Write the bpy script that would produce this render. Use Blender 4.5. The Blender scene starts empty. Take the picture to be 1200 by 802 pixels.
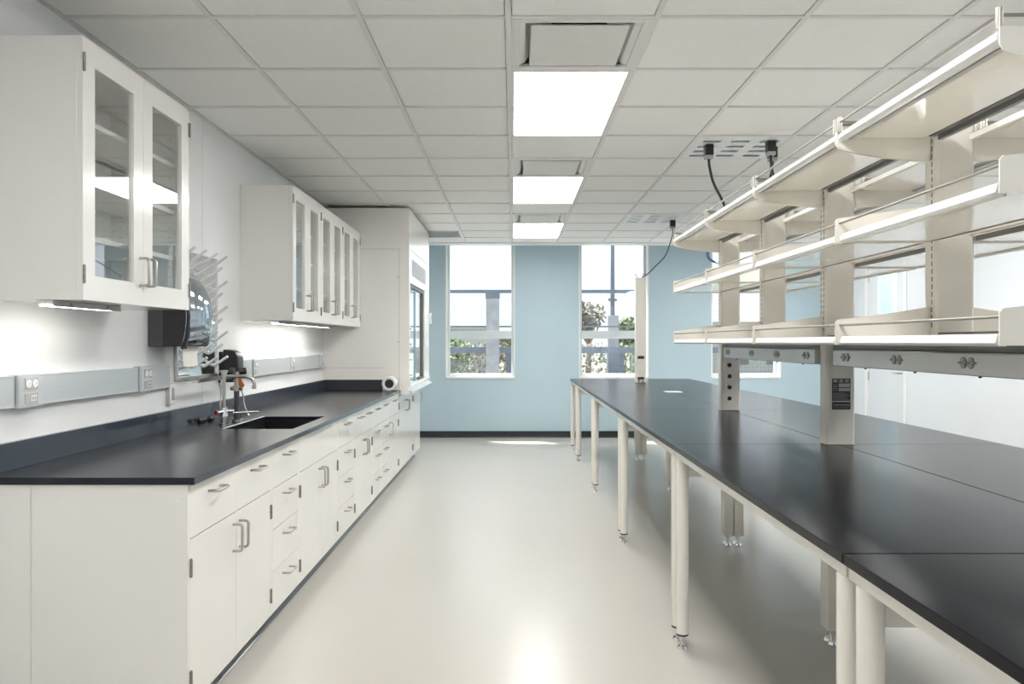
import bpy, bmesh, math, random
from mathutils import Vector, Matrix
random.seed(4)
SC = bpy.context.scene
COL = SC.collection
PI = math.pi

# ------------------------------------------------------------------ materials
def mat(name, col, rough=0.5, metal=0.0, noise=0.0, nscale=8.0, bump=0.0, bscale=60.0,
        coat=0.0, emit=None, estr=0.0, spec=0.5, stretch=None, rvar=0.0):
    m = bpy.data.materials.new(name); m.use_nodes = True
    nt = m.node_tree; b = nt.nodes['Principled BSDF']
    b.inputs['Base Color'].default_value = (*col, 1)
    b.inputs['Roughness'].default_value = rough
    b.inputs['Metallic'].default_value = metal
    b.inputs['Specular IOR Level'].default_value = spec
    b.inputs['Coat Weight'].default_value = coat
    b.inputs['Coat Roughness'].default_value = 0.08
    if emit:
        b.inputs['Emission Color'].default_value = (*emit, 1)
        b.inputs['Emission Strength'].default_value = estr
    tc = nt.nodes.new('ShaderNodeTexCoord'); mp = nt.nodes.new('ShaderNodeMapping')
    nt.links.new(tc.outputs['Object'], mp.inputs['Vector'])
    if stretch: mp.inputs['Scale'].default_value = stretch
    n = nt.nodes.new('ShaderNodeTexNoise'); n.inputs['Scale'].default_value = nscale
    n.inputs['Detail'].default_value = 4
    nt.links.new(mp.outputs[0], n.inputs['Vector'])
    if noise > 0:
        r = nt.nodes.new('ShaderNodeValToRGB')
        r.color_ramp.elements[0].position = 0.35; r.color_ramp.elements[1].position = 0.65
        r.color_ramp.elements[0].color = (*[c*(1-noise) for c in col], 1)
        r.color_ramp.elements[1].color = (*[min(1, c*(1+noise)) for c in col], 1)
        nt.links.new(n.outputs['Fac'], r.inputs['Fac']); nt.links.new(r.outputs['Color'], b.inputs['Base Color'])
    if rvar > 0:
        mr = nt.nodes.new('ShaderNodeMapRange')
        mr.inputs['From Min'].default_value = .3; mr.inputs['From Max'].default_value = .7
        mr.inputs['To Min'].default_value = rough-rvar; mr.inputs['To Max'].default_value = rough+rvar
        nt.links.new(n.outputs['Fac'], mr.inputs['Value']); nt.links.new(mr.outputs[0], b.inputs['Roughness'])
    if bump > 0:
        n2 = nt.nodes.new('ShaderNodeTexNoise'); n2.inputs['Scale'].default_value = bscale
        nt.links.new(mp.outputs[0], n2.inputs['Vector'])
        bp = nt.nodes.new('ShaderNodeBump'); bp.inputs['Strength'].default_value = bump
        bp.inputs['Distance'].default_value = 0.002
        nt.links.new(n2.outputs['Fac'], bp.inputs['Height']); nt.links.new(bp.outputs[0], b.inputs['Normal'])
    return m

def glass_mat(name, tint=(.96, .98, .98), refl=1.0, ior=1.5):
    m = bpy.data.materials.new(name); m.use_nodes = True
    nt = m.node_tree; nt.nodes.clear()
    o = nt.nodes.new('ShaderNodeOutputMaterial'); mx = nt.nodes.new('ShaderNodeMixShader')
    t = nt.nodes.new('ShaderNodeBsdfTransparent'); g = nt.nodes.new('ShaderNodeBsdfGlossy')
    f = nt.nodes.new('ShaderNodeFresnel'); f.inputs['IOR'].default_value = ior
    t.inputs['Color'].default_value = (*tint, 1)
    g.inputs['Color'].default_value = (refl, refl, refl, 1); g.inputs['Roughness'].default_value = 0.01
    ge = nt.nodes.new('ShaderNodeNewGeometry'); mr = nt.nodes.new('ShaderNodeMapRange')
    mr.inputs['To Min'].default_value = ior; mr.inputs['To Max'].default_value = 1/ior
    nt.links.new(ge.outputs['Backfacing'], mr.inputs['Value']); nt.links.new(mr.outputs[0], f.inputs['IOR'])
    nt.links.new(f.outputs[0], mx.inputs[0]); nt.links.new(t.outputs[0], mx.inputs[1])
    nt.links.new(g.outputs[0], mx.inputs[2]); nt.links.new(mx.outputs[0], o.inputs[0])
    return m

M = {}
M['cab'] = mat('cabinet_paint', (.84, .82, .775), .16, noise=.01, nscale=3, coat=.3)
M['cabin'] = mat('cabinet_inside', (.88, .87, .85), .5, noise=.01)
M['ucab'] = mat('upper_cabinet_paint', (.84, .82, .785), .18, noise=.01, nscale=3, coat=.3)
M['wall'] = mat('white_wall_paint', (.82, .83, .83), .55, noise=.012, nscale=2, bump=.05)
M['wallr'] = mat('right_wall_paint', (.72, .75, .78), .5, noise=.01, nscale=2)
M['blue'] = mat('blue_wall_paint', (.47, .60, .665), .6, noise=.015, nscale=2, bump=.05)
M['floor'] = mat('epoxy_floor', (.60, .575, .52), .25, noise=.012, nscale=1.3, bump=.10, bscale=4, rvar=0, spec=.38)
M['tile'] = mat('ceiling_tile', (.90, .90, .885), .9, noise=.012, nscale=40, bump=.1, bscale=250)
M['tbar'] = mat('ceiling_grid', (.78, .78, .76), .5, noise=.01)
M['trimw'] = mat('white_trim', (.84, .85, .85), .4, noise=.01)
M['black'] = mat('black_counter', (.012, .015, .020), .27, noise=.02, nscale=3, spec=.3)
M['bench'] = mat('black_bench_top', (.006, .0065, .009), .23, noise=.02, nscale=3, spec=.13)
M['benchedge'] = mat('bench_edge', (.05, .05, .052), .4, noise=.15, nscale=30)
M['splash'] = mat('backsplash', (.036, .047, .066), .17, noise=.02, nscale=3, coat=.3)  # blue tint carries the window reflection, painted into the base colour
M['sink'] = mat('black_sink', (.012, .012, .014), .35, noise=.1)
M['kick'] = mat('dark_vinyl_base', (.12, .14, .165), .22, noise=.03, nscale=20, coat=.5)
M['kickb'] = mat('black_vinyl_base', (.02, .022, .028), .45, noise=.1, nscale=20)
M['beige'] = mat('beige_steel', (.82, .785, .71), .28, noise=.01, nscale=5, coat=.15)
M['shelf'] = mat('shelf_steel', (.85, .82, .75), .12, noise=.01, nscale=4, coat=.6)
M['lip'] = mat('shelf_lip', (.88, .88, .86), .25, noise=.01)
M['leg'] = mat('leg_paint', (.82, .79, .73), .25, noise=.01, coat=.2)
M['chrome'] = mat('chrome', (.75, .75, .75), .12, 1.0, noise=.03, nscale=20)
M['steel'] = mat('brushed_steel', (.60, .59, .56), .3, 1.0, noise=.05, nscale=40)
M['nickel'] = mat('satin_nickel', (.50, .48, .44), .28, 1.0, noise=.04, nscale=30)
M['mirror'] = mat('polished_steel', (.80, .82, .83), .07, 1.0, noise=.02, nscale=6)
M['rod'] = mat('rail_rod', (.34, .32, .29), .3, .9, noise=.04, nscale=30)
M['hinge'] = mat('hinge_metal', (.30, .28, .25), .4, .8, noise=.1, nscale=60)
M['alu'] = mat('raceway_aluminium', (.62, .65, .66), .35, .55, noise=.02, nscale=5, stretch=(1, .1, 8))
M['alub'] = mat('bench_raceway_aluminium', (.66, .66, .65), .33, .6, noise=.02, nscale=5)
M['greybar'] = mat('grey_bar', (.22, .22, .21), .35, .5, noise=.03)
M['dark'] = mat('dark_plastic', (.02, .02, .022), .3, noise=.1)
M['smoke'] = mat('smoke_chrome_plastic', (.42, .48, .54), .08, .9, noise=.05, nscale=5)
M['dgrey'] = mat('dark_grey_plastic', (.07, .07, .085), .45, noise=.05)
M['plastic'] = mat('white_plastic', (.85, .85, .84), .35, noise=.01)
M['greyp'] = mat('grey_plastic', (.42, .42, .42), .4, noise=.03)
M['greyp2'] = mat('wall_angle_grey', (.70, .71, .69), .5, noise=.02)
M['paper'] = mat('paper', (.80, .77, .70), .9, noise=.03, nscale=30)
M['red'] = mat('red_plastic', (.45, .02, .03), .35, noise=.05)
M['orange'] = mat('orange_plastic', (.75, .16, .02), .5, noise=.05)
M['bluep'] = mat('blue_plastic', (.03, .12, .45), .4, noise=.05)
M['diff'] = mat('lit_diffuser', (1, 1, 1), .5, emit=(1.0, .99, .975), estr=7.4)
M['led'] = mat('lit_led_strip', (1, 1, 1), .5, emit=(1.0, .95, .88), estr=10.0)
M['hole'] = mat('duct_dark', (.10, .10, .10), .8, noise=.1)
M['ductblue'] = mat('service_panel_opening', (.50, .64, .76), .6, noise=.05)
M['ductgrey'] = mat('grille_backing', (.22, .26, .30), .6, noise=.05)
M['glass'] = glass_mat('window_glass', (.86, .88, .885), .9)
M['cglass'] = glass_mat('cabinet_glass', (.97, .98, .975), 1.0, 2.3)
M['sash'] = glass_mat('sash_glass', (.93, .97, .97), 1.0, 1.9)
M['wframe'] = mat('window_frame_aluminium', (.62, .68, .70), .4, .2, noise=.01)
M['wdark'] = mat('dark_sash_frame', (.10, .11, .11), .4, .3, noise=.05)
M['sashblue'] = mat('blue_grey_sash_edge', (.25, .36, .42), .3, .2, noise=.05)
M['conc'] = mat('concrete', (.33, .33, .34), .85, noise=.12, nscale=6, bump=.2, bscale=20)
M['ground'] = mat('paving', (.34, .34, .33), .9, noise=.1, nscale=2)
M['grass'] = mat('lawn', (.26, .29, .20), .95, noise=.3, nscale=3)
M['wire'] = mat('wire_mesh', (.16, .17, .19), .5, .4, noise=.05)
M['darkbeam'] = mat('dark_steel_beam', (.16, .18, .22), .5, .3, noise=.1)
M['leaf'] = mat('leaves', (.20, .26, .13), .8, noise=.4, nscale=4)
M['leaf2'] = mat('dry_leaves', (.22, .20, .16), .8, noise=.3, nscale=4)
M['bark'] = mat('bark', (.20, .15, .11), .9, noise=.3, nscale=12)
M['pale'] = mat('pale_render', (.38, .38, .39), .9, noise=.05, nscale=2)

# ------------------------------------------------------------------ mesh helpers
class MB:
    def __init__(s): s.bm = bmesh.new(); s.mats = []
    def mi(s, m):
        m = M[m] if isinstance(m, str) else m
        if m not in s.mats: s.mats.append(m)
        return s.mats.index(m)
    def box(s, x0, x1, y0, y1, z0, z1, m='cab'):
        i = s.mi(m)
        x0, x1 = min(x0, x1), max(x0, x1); y0, y1 = min(y0, y1), max(y0, y1); z0, z1 = min(z0, z1), max(z0, z1)
        v = [s.bm.verts.new((x, y, z)) for z in (z0, z1) for y in (y0, y1) for x in (x0, x1)]
        for f in ((0, 2, 3, 1), (4, 5, 7, 6), (0, 1, 5, 4), (2, 6, 7, 3), (0, 4, 6, 2), (1, 3, 7, 5)):
            s.bm.faces.new([v[k] for k in f]).material_index = i
        return s
    def cyl(s, p0, p1, r0, m='steel', r1=None, seg=16):
        i = s.mi(m); r1 = r0 if r1 is None else r1
        p0 = Vector(p0); p1 = Vector(p1); d = (p1-p0).normalized()
        a = d.orthogonal().normalized(); b = d.cross(a)
        A = []; B = []
        for k in range(seg):
            t = 2*PI*k/seg; o = a*math.cos(t)+b*math.sin(t)
            A.append(s.bm.verts.new(p0+o*r0)); B.append(s.bm.verts.new(p1+o*r1))
        for k in range(seg):
            f = s.bm.faces.new((A[k], A[(k+1) % seg], B[(k+1) % seg], B[k])); f.material_index = i; f.smooth = True
        for f in (s.bm.faces.new(A[::-1]), s.bm.faces.new(B)):
            f.material_index = i
            for e in f.edges: e.smooth = False
        return s
    def tube(s, pts, r, m='steel', seg=10, closed=False):
        i = s.mi(m); pts = [Vector(p) for p in pts]; rings = []; n = len(pts); a = None
        for k, p in enumerate(pts):
            if closed: d = pts[(k+1) % n]-pts[k-1]
            else: d = pts[min(k+1, n-1)]-pts[max(k-1, 0)]
            d.normalize()
            a = d.orthogonal().normalized() if a is None else (a-d*a.dot(d)).normalized()
            b = d.cross(a); rr = r[k] if isinstance(r, (list, tuple)) else r
            rings.append([s.bm.verts.new(p+(a*math.cos(2*PI*j/seg)+b*math.sin(2*PI*j/seg))*rr) for j in range(seg)])
        for k in range(n if closed else n-1):
            A = rings[k]; B = rings[(k+1) % n]
            for j in range(seg):
                f = s.bm.faces.new((A[j], A[(j+1) % seg], B[(j+1) % seg], B[j])); f.material_index = i; f.smooth = True
        if not closed:
            for f in (s.bm.faces.new(rings[0][::-1]), s.bm.faces.new(rings[-1])):
                f.material_index = i
                for e in f.edges: e.smooth = False
        return s
    def prism(s, poly, axis, a0, a1, m='cab', smooth=False):
        """poly in the two other axes (x,z for axis y; y,z for axis x; x,y for axis z), extruded a0..a1"""
        i = s.mi(m)
        def P(u, v, a):
            return {'y': (u, a, v), 'x': (a, u, v), 'z': (u, v, a)}[axis]
        A = [s.bm.verts.new(P(u, v, a0)) for u, v in poly]; B = [s.bm.verts.new(P(u, v, a1)) for u, v in poly]
        n = len(poly)
        for k in range(n):
            f = s.bm.faces.new((A[k], A[(k+1) % n], B[(k+1) % n], B[k])); f.material_index = i; f.smooth = smooth
        s.bm.faces.new(A[::-1]).material_index = i; s.bm.faces.new(B).material_index = i
        return s
    def build(s, name, parent=None, bevel=0.0, seg=2):
        bmesh.ops.recalc_face_normals(s.bm, faces=s.bm.faces)
        me = bpy.data.meshes.new(name); s.bm.to_mesh(me); s.bm.free()
        for m in s.mats: me.materials.append(m)
        o = bpy.data.objects.new(name, me); COL.objects.link(o)
        if parent is not None:
            o.parent = parent
            o.matrix_parent_inverse = Matrix.Identity(4)
            wl = Vector((0, 0, 0)); p = parent
            while p is not None: wl += p.location; p = p.parent
            me.transform(Matrix.Translation(-wl))
        else:
            xs = [v.co for v in me.vertices]
            c = Vector(((min(v.x for v in xs)+max(v.x for v in xs))/2, (min(v.y for v in xs)+max(v.y for v in xs))/2, min(v.z for v in xs)))
            me.transform(Matrix.Translation(-c)); o.location = c
        if bevel > 0:
            b = o.modifiers.new('bevel', 'BEVEL'); b.width = bevel; b.segments = seg; b.limit_method = 'ANGLE'; b.angle_limit = math.radians(40)
            b.harden_normals = False
        return o

def thing(name, loc, label, cat, group=None):
    o = bpy.data.objects.new(name, None); COL.objects.link(o); o.location = loc
    o.empty_display_size = .1; o['label'] = label; o['category'] = cat
    if group: o['group'] = group
    return o
def tag(o, label, cat, group=None):
    o['label'] = label; o['category'] = cat
    if group: o['group'] = group
    return o
def struct(o, label=None, cat=None):
    o['kind'] = 'structure'
    if label: o['label'] = label
    if cat: o['category'] = cat
    return o
def sroot(name, loc, label, cat):
    return struct(thing(name, loc, label, cat))

# ------------------------------------------------------------------ key dimensions
HC = 1.37
CEIL = 2.698
XL, XR = -1.85, 4.60
YB, YF = 11.12, -3.2
TOP = 3.25
G = .6096
GX0, GY0 = -.0204, 3.176
gx = lambda n: GX0+G*n
gy = lambda k: GY0+G*k

# ------------------------------------------------------------------ room shell
b = MB(); b.box(XL-.2, XR+.2, YF-.2, YB+.25, -.12, 0, 'floor')
struct(b.build('floor'), 'pale grey-beige glossy epoxy floor', 'floor')

b = MB(); b.box(XL-.2, XL, YF-.2, 4.613, 0, TOP, 'wall').box(XL-.2, XL, 4.618, YB, 0, TOP, 'wall').box(XL-.2, XL-.006, 4.60, 4.63, 0, TOP, 'wall')
struct(b.build('wall_left'), 'white panelled wall behind the long counter', 'wall')

# right wall with a door
DY0, DY1, DH = 9.10, 10.08, 2.42
b = MB(); b.box(XR, XR+.15, YF-.2, DY0, 0, TOP, 'wallr').box(XR, XR+.15, DY1, YB+.25, 0, TOP, 'wallr').box(XR, XR+.15, DY0, DY1, DH, TOP, 'wallr')
struct(b.build('wall_right'), 'plain white wall beyond the bench', 'wall')
b = MB(); FILL_WINS = [(.2, 1.5), (2.3, 3.6)]; xs = [XL-.2]+[v for w in FILL_WINS for v in w]+[XR+.15]  # openings for the added fill windows
for k in range(0, 6, 2): b.box(xs[k], xs[k+1], YF-.2, YF, 0, TOP, 'wall')
for w in FILL_WINS: b.box(w[0], w[1], YF-.2, YF, 0, .6, 'wall').box(w[0], w[1], YF-.2, YF, 2.65, TOP, 'wall')
struct(b.build('wall_front'), 'white wall at the near end of the room', 'wall')
# corridor behind the door's glass
b = MB(); b.box(XR+1.5, XR+1.6, 8.3, 11.0, 0, 2.6, 'blue').box(XR+.15, XR+1.6, 8.2, 8.3, 0, 2.6, 'blue').box(XR+.15, XR+1.6, 11.0, 11.1, 0, 2.6, 'blue').box(XR+.15, XR+1.6, 8.2, 11.1, 2.6, 2.7, 'tile').box(XR+.2, XR+1.6, 8.2, 11.1, -.1, 0, 'floor')
struct(b.build('wall_corridor'), 'blue corridor walls behind the door', 'wall')
b = MB(); b.box(XR+.5, XR+1.1, 8.6, 10.6, 2.585, 2.599, 'diff'); tag(b.build('corridor_fill_light'), 'added glowing fill panel in the corridor behind the door', 'ceiling light')  # added glow to brighten what shows through the door glass
dr = sroot('door_1', (XR, 9.59, 0), 'white door with tall glass lite in the right wall', 'door')
b = MB(); LY0, LY1, LZ0, LZ1 = 9.32, 9.82, 1.42, 2.25
fx0, fx1 = XR+.015, XR+.06
b.box(fx0, fx1, DY0+.03, LY0, .005, DH-.03, 'wallr').box(fx0, fx1, LY1, DY1-.03, .005, DH-.03, 'wallr').box(fx0, fx1, LY0, LY1, .005, LZ0, 'wallr').box(fx0, fx1, LY0, LY1, LZ1, DH-.03, 'wallr')
b.build('door_leaf', dr)
b = MB(); b.box(XR+.03, XR+.036, LY0, LY1, LZ0, LZ1, 'glass'); b.build('door_glass', dr)
b = MB()
b.box(XR-.012, XR+.08, DY0-.04, DY0+.027, 0, DH+.04, 'trimw').box(XR-.012, XR+.08, DY1-.027, DY1+.04, 0, DH+.04, 'trimw').box(XR-.012, XR+.08, DY0+.027, DY1-.027, DH-.027, DH+.04, 'trimw')
b.build('door_frame', dr, .002)
for z in (.28, .93, 2.2):
    b = MB(); b.cyl((XR+.004, DY1-.03, z-.05), (XR+.004, DY1-.03, z+.05), .009, 'steel'); b.build('hinge', dr)
b = MB(); b.cyl((XR-.05, DY0+.1, 1.0), (XR+.015, DY0+.1, 1.0), .01, 'steel').box(XR-.055, XR-.04, DY0+.09, DY0+.21, .99, 1.01, 'steel'); b.build('door_handle', dr)

# windows (x ranges) in the blue back wall
WINS = [(-.970, .026), (.943, 1.945), (2.84, 3.845)]
WZ0, WZ1 = .86, 3.1
b = MB(); xs = [XL-.2]+[v for w in WINS for v in w]+[XR+.15]
for k in range(0, 8, 2): b.box(xs[k], xs[k+1], YB, YB+.25, 0, TOP, 'blue')
for w in WINS:
    b.box(w[0], w[1], YB, YB+.25, 0, WZ0, 'blue'); b.box(w[0], w[1], YB, YB+.25, WZ1, TOP, 'blue')
struct(b.build('wall_back'), 'pale blue painted wall with three tall windows', 'wall')
wl = ['leftmost tall window in the blue wall, beside the fume hood', 'middle tall window in the blue wall, above the far bench end', 'rightmost tall window in the blue wall, half hidden by shelving']
for k, (x0, x1) in enumerate(WINS):
    r = sroot('window_%d' % (k+1), ((x0+x1)/2, YB, WZ0), wl[k], 'window')
    b = MB()
    yg = YB+.13
    # white returns lining the opening
    b.box(x0, x0+.018, YB-.004, YB+.25, WZ0, WZ1, 'trimw').box(x1-.018, x1, YB-.004, YB+.25, WZ0, WZ1, 'trimw').box(x0+.018, x1-.018, YB-.004, YB+.25, WZ1-.02, WZ1, 'trimw')
    b.build('window_lining', r)
    b = MB(); b.box(x0+.018, x1-.018, YB-.02, YB+.25, WZ0-.012, WZ0+.018, 'trimw'); b.build('window_sill', r, .003)
    b = MB(); f = .035
    b.box(x0+.018, x0+.018+f, yg, yg+.06, WZ0+.018, WZ1-.02, 'wframe').box(x1-.018-f, x1-.018, yg, yg+.06, WZ0+.018, WZ1-.02, 'wframe')
    b.box(x0+.018+f, x1-.018-f, yg, yg+.06, WZ0+.018, WZ0+.055, 'trimw').box(x0+.018+f, x1-.018-f, yg, yg+.06, WZ1-.06, WZ1-.02, 'wframe')
    b.build('window_frame', r, .002)
    b = MB(); b.box(x0+.018+f, x1-.018-f, yg-.01, yg+.07, 1.420, 1.535, 'wframe'); b.build('transom', r, .003)
    b = MB(); b.box(x0+.05, x1-.05, yg+.028, yg+.034, WZ0+.05, 1.422, 'glass'); b.build('window_pane', r)
    b = MB(); b.box(x0+.05, x1-.05, yg+.028, yg+.034, 1.533, WZ1-.05, 'glass'); b.build('window_pane', r)

for k, (x0, x1) in enumerate(FILL_WINS):  # unseen windows added behind the camera to brighten the room
    r = sroot('window_%d' % (k+4), ((x0+x1)/2, YF, .6), 'added fill-light window %s in the wall behind the camera' % ('on the left', 'on the right')[k], 'window')
    b = MB(); f = .05
    b.box(x0, x0+f, YF-.12, YF-.06, .6, 2.65, 'wframe').box(x1-f, x1, YF-.12, YF-.06, .6, 2.65, 'wframe').box(x0+f, x1-f, YF-.12, YF-.06, .6, .65, 'wframe').box(x0+f, x1-f, YF-.12, YF-.06, 2.6, 2.65, 'wframe').box(x0+f, x1-f, YF-.12, YF-.06, 1.42, 1.5, 'wframe'); b.build('window_frame', r)
    b = MB(); b.box(x0+f, x1-f, YF-.095, YF-.09, .65, 2.6, 'glass'); b.build('window_pane', r)
# back baseboard, right baseboard, toe kick
b = MB(); b.prism([(YB, .0), (YB, .095), (YB-.006, .095), (YB-.008, .02), (YB-.02, 0)], 'x', XL+.3, XR, 'kickb')
struct(b.build('baseboard_back'), 'black rubber baseboard along the blue wall', 'baseboard')
b = MB(); b.prism([(XR, .0), (XR, .1), (XR-.006, .1), (XR-.02, 0)], 'y', YF, DY0-.05, 'kickb').prism([(XR, .0), (XR, .1), (XR-.006, .1), (XR-.02, 0)], 'y', DY1+.05, YB-.03, 'kickb')
struct(b.build('baseboard_right'), 'black rubber baseboard along the right wall', 'baseboard')
b = MB(); b.prism([(-1.84, 0), (-1.84, .0995), (-1.2, .0995), (-1.202, .03), (-1.196, .012), (-1.180, .0)], 'y', 2.71, 9.35, 'kick')
struct(b.build('baseboard_left'), 'dark blue-grey toe kick under the long row of base cabinets', 'baseboard')

# ------------------------------------------------------------------ ceiling
LIGHTK = [-7, -3, 1, 5, 9]
occ = {}
for k in LIGHTK:
    for c in (0, 5):
        occ[(c, k)] = 1; occ[(c, k+1)] = 1; occ[(c, k-1)] = 1
occ[(2, 3)] = occ[(2, 8)] = 1; occ[(-2, 10)] = 1
b = MB()
nx0, nx1 = -3, 8
ky0, ky1 = -10, 11
YE = gy(11.8)  # ceiling edge
for n in range(nx0, nx1):
    for k in range(ky0, ky1+1):
        if occ.get((n, k)): continue
        x0, x1 = gx(n)+.0150, min(gx(n+1), XR)-.0150
        y0, y1 = gy(k)+.0150, min(gy(k+1), YE)-.0150
        if n == nx0: x0 = XL+.026
        if y1-y0 < .05 or x1-x0 < .05: continue
        b.box(x0, x1, y0, y1, CEIL+.006, CEIL+.026, 'tile')
for n in range(nx0, nx1+1):
    x = min(gx(n), XR-.01)
    if n == nx0: b.box(XL, XL+.022, YF, YE, CEIL, CEIL+.02, 'greyp2'); continue
    b.box(x-.012, x+.012, YF, YE, CEIL, CEIL+.030, 'tbar')
for k in range(ky0, ky1+1):
    b.box(XL, XR, gy(k)-.012, gy(k)+.012, CEIL+.0005, CEIL+.0295, 'tbar')
b.box(XL, XR, YF, YE, CEIL+.12, CEIL+.16, 'tile')
struct(b.build('ceiling'), 'white suspended ceiling of square tiles in a grid', 'ceiling')
b = MB(); b.box(XL-.2, XR+.15, YF-.2, YB+.25, TOP, TOP+.1, 'wall'); struct(b.build('ceiling_slab'), 'white slab above the window pocket', 'ceiling')
b = MB(); b.box(XL, XR, YE, YE+.235, CEIL-.006, CEIL+.03, 'trimw').box(XL, XR, YE+.215, YE+.235, CEIL+.03, TOP, 'trimw')
struct(b.build('trim_1', None, .003), 'white metal edge where the ceiling stops short of the windows', 'trim')

posd = {-3: 'just above the camera', 1: 'nearest in view', 5: 'second in view', 9: 'farthest in view', -7: 'far behind the camera'}
for c, side in ((0, 'over the aisle'), (5, 'beyond the shelving')):
    for k in LIGHTK:
        x0, x1, y0, y1 = gx(c)+.012, gx(c+1)-.012, gy(k)+.012, gy(k+2)-.012
        r = thing('ceiling_light', ((x0+x1)/2, (y0+y1)/2, CEIL+.004), 'flat lit ceiling panel %s, %s' % (side, posd[k]), 'ceiling light', 'long lit ceiling panels')
        b = MB(); w = .014
        b.box(x0, x0+w, y0, y1, CEIL-.001, CEIL+.03, 'tbar').box(x1-w, x1, y0, y1, CEIL-.001, CEIL+.03, 'tbar').box(x0+w, x1-w, y0, y0+w, CEIL-.001, CEIL+.03, 'tbar').box(x0+w, x1-w, y1-w, y1, CEIL-.001, CEIL+.03, 'tbar')
        b.box(x0, x1, y0, y1, CEIL+.03, CEIL+.04, 'tbar')
        b.build('frame', r)
        b = MB(); b.box(x0+w, x1-w, y0+w, y1-w, CEIL+.002, CEIL+.01, 'diff'); b.build('diffuser', r)
        # air diffuser directly before each light
        y0, y1 = gy(k-1)+.012, gy(k)-.012
        r = thing('air_diffuser', ((x0+x1)/2, (y0+y1)/2, CEIL), 'white square air diffuser %s, next to the light panel %s' % (side, posd[k]), 'air vent', 'square ceiling air diffusers')
        b = MB(); w = .035
        b.box(x0, x0+w, y0, y1, CEIL-.001, CEIL+.012, 'tbar').box(x1-w, x1, y0, y1, CEIL-.001, CEIL+.012, 'tbar').box(x0+w, x1-w, y0, y0+w, CEIL-.001, CEIL+.012, 'tbar').box(x0+w, x1-w, y1-w, y1, CEIL-.001, CEIL+.012, 'tbar')
        b.build('frame', r, .002)
        b = MB()
        b.prism([(x0+.034, CEIL+.006), (x0+.062, CEIL+.02), (x0+.082, CEIL+.05), (x0+.03, CEIL+.06)], 'y', y0+.03, y1-.03, 'trimw')
        b.prism([(x1-.034, CEIL+.006), (x1-.062, CEIL+.02), (x1-.082, CEIL+.05), (x1-.03, CEIL+.06)], 'y', y0+.03, y1-.03, 'trimw')
        b.box(x0+.03, x1-.03, y0+.03, y1-.03, CEIL+.055, CEIL+.065, 'trimw')
        b.build('plenum', r)
        b = MB(); b.cyl(((x0+x1)/2, y0+.16, CEIL+.04), ((x0+x1)/2, y0+.16, CEIL+.054), .12, 'hole', seg=28); b.build('duct_collar', r)
        b = MB(); b.box(x0+.085, x1-.085, y0+.075, y1-.045, CEIL+.002, CEIL+.010, 'tbar'); b.build('centre_plate', r, .002)

# return grille
x0, x1, y0, y1 = gx(-2)+.012, gx(-1)-.012, gy(10)+.012, gy(11)-.012
r = thing('return_grille', ((x0+x1)/2, (y0+y1)/2, CEIL), 'grey-blue square return air grille in the ceiling beside the fume hood top', 'air vent')
b = MB(); b.box(x0, x1, y0, y0+.02, CEIL, CEIL+.02, 'wframe').box(x0, x1, y1-.02, y1, CEIL, CEIL+.02, 'wframe').box(x0, x0+.02, y0, y1, CEIL, CEIL+.02, 'wframe').box(x1-.02, x1, y0, y1, CEIL, CEIL+.02, 'wframe'); b.build('frame', r)
b = MB()
for j in range(18): b.prism([(y0+.03+j*.03, CEIL+.002), (y0+.05+j*.03, CEIL+.018), (y0+.052+j*.03, CEIL+.018), (y0+.032+j*.03, CEIL+.002)], 'x', x0+.02, x1-.02, 'trimw')
b.box(x0, x1, y0, y1, CEIL+.019, CEIL+.024, 'wframe'); b.build('louvers', r)

# service panels with slots + cord connectors
def service_panel(k, label):
    x0, x1, y0, y1 = gx(2)+.012, gx(3)-.012, gy(k)+.012, gy(k+1)-.012
    r = thing('ceiling_service_grille', ((x0+x1)/2, (y0+y1)/2, CEIL), label, 'ceiling panel', 'slotted ceiling service panels')
    sl = []
    for c in range(3):
        cx0 = x0+.045+c*.19
        for j in range(4): sl.append((cx0, cx0+.12, y0+.09+j*.13, y0+.09+j*.13+.055))
    # perforated sheet: assemble strips around slots
    b = MB(); b2 = MB(); b3 = MB()
    cols = [x0]+[v for c in range(3) for v in (x0+.045+c*.19, x0+.165+c*.19)]+[x1]
    rows = [y0]+[v for j in range(4) for v in (y0+.09+j*.13, y0+.145+j*.13)]+[y1]
    for i in range(len(cols)-1):
        if i % 2 == 0: b.box(cols[i], cols[i+1], y0, y1, CEIL, CEIL+.006, 'trimw')
        else:
            for j in range(0, len(rows)-1, 2): b.box(cols[i], cols[i+1], rows[j], rows[j+1], CEIL, CEIL+.006, 'trimw')
    b.build('panel', r)
    b2.box(x0, x1, y0, y1, CEIL+.04, CEIL+.045, 'ductblue'); b2.build('backing', r)
    return r
service_panel(3, 'slotted white service panel in the ceiling above the nearer shelving, with three cord drops')
service_panel(8, 'slotted white service panel in the ceiling above the far bench end, one cord drop')

def bez(pts, n=8):
    out = []
    P = [Vector(p) for p in pts]
    for i in range(len(P)-1):
        p0 = P[max(i-1, 0)]; p1 = P[i]; p2 = P[i+1]; p3 = P[min(i+2, len(P)-1)]
        for j in range(n):
            t = j/n
            out.append(.5*((2*p1)+(-p0+p2)*t+(2*p0-5*p1+4*p2-p3)*t*t+(-p0+3*p1-3*p2+p3)*t**3))
    out.append(P[-1]); return out

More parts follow.
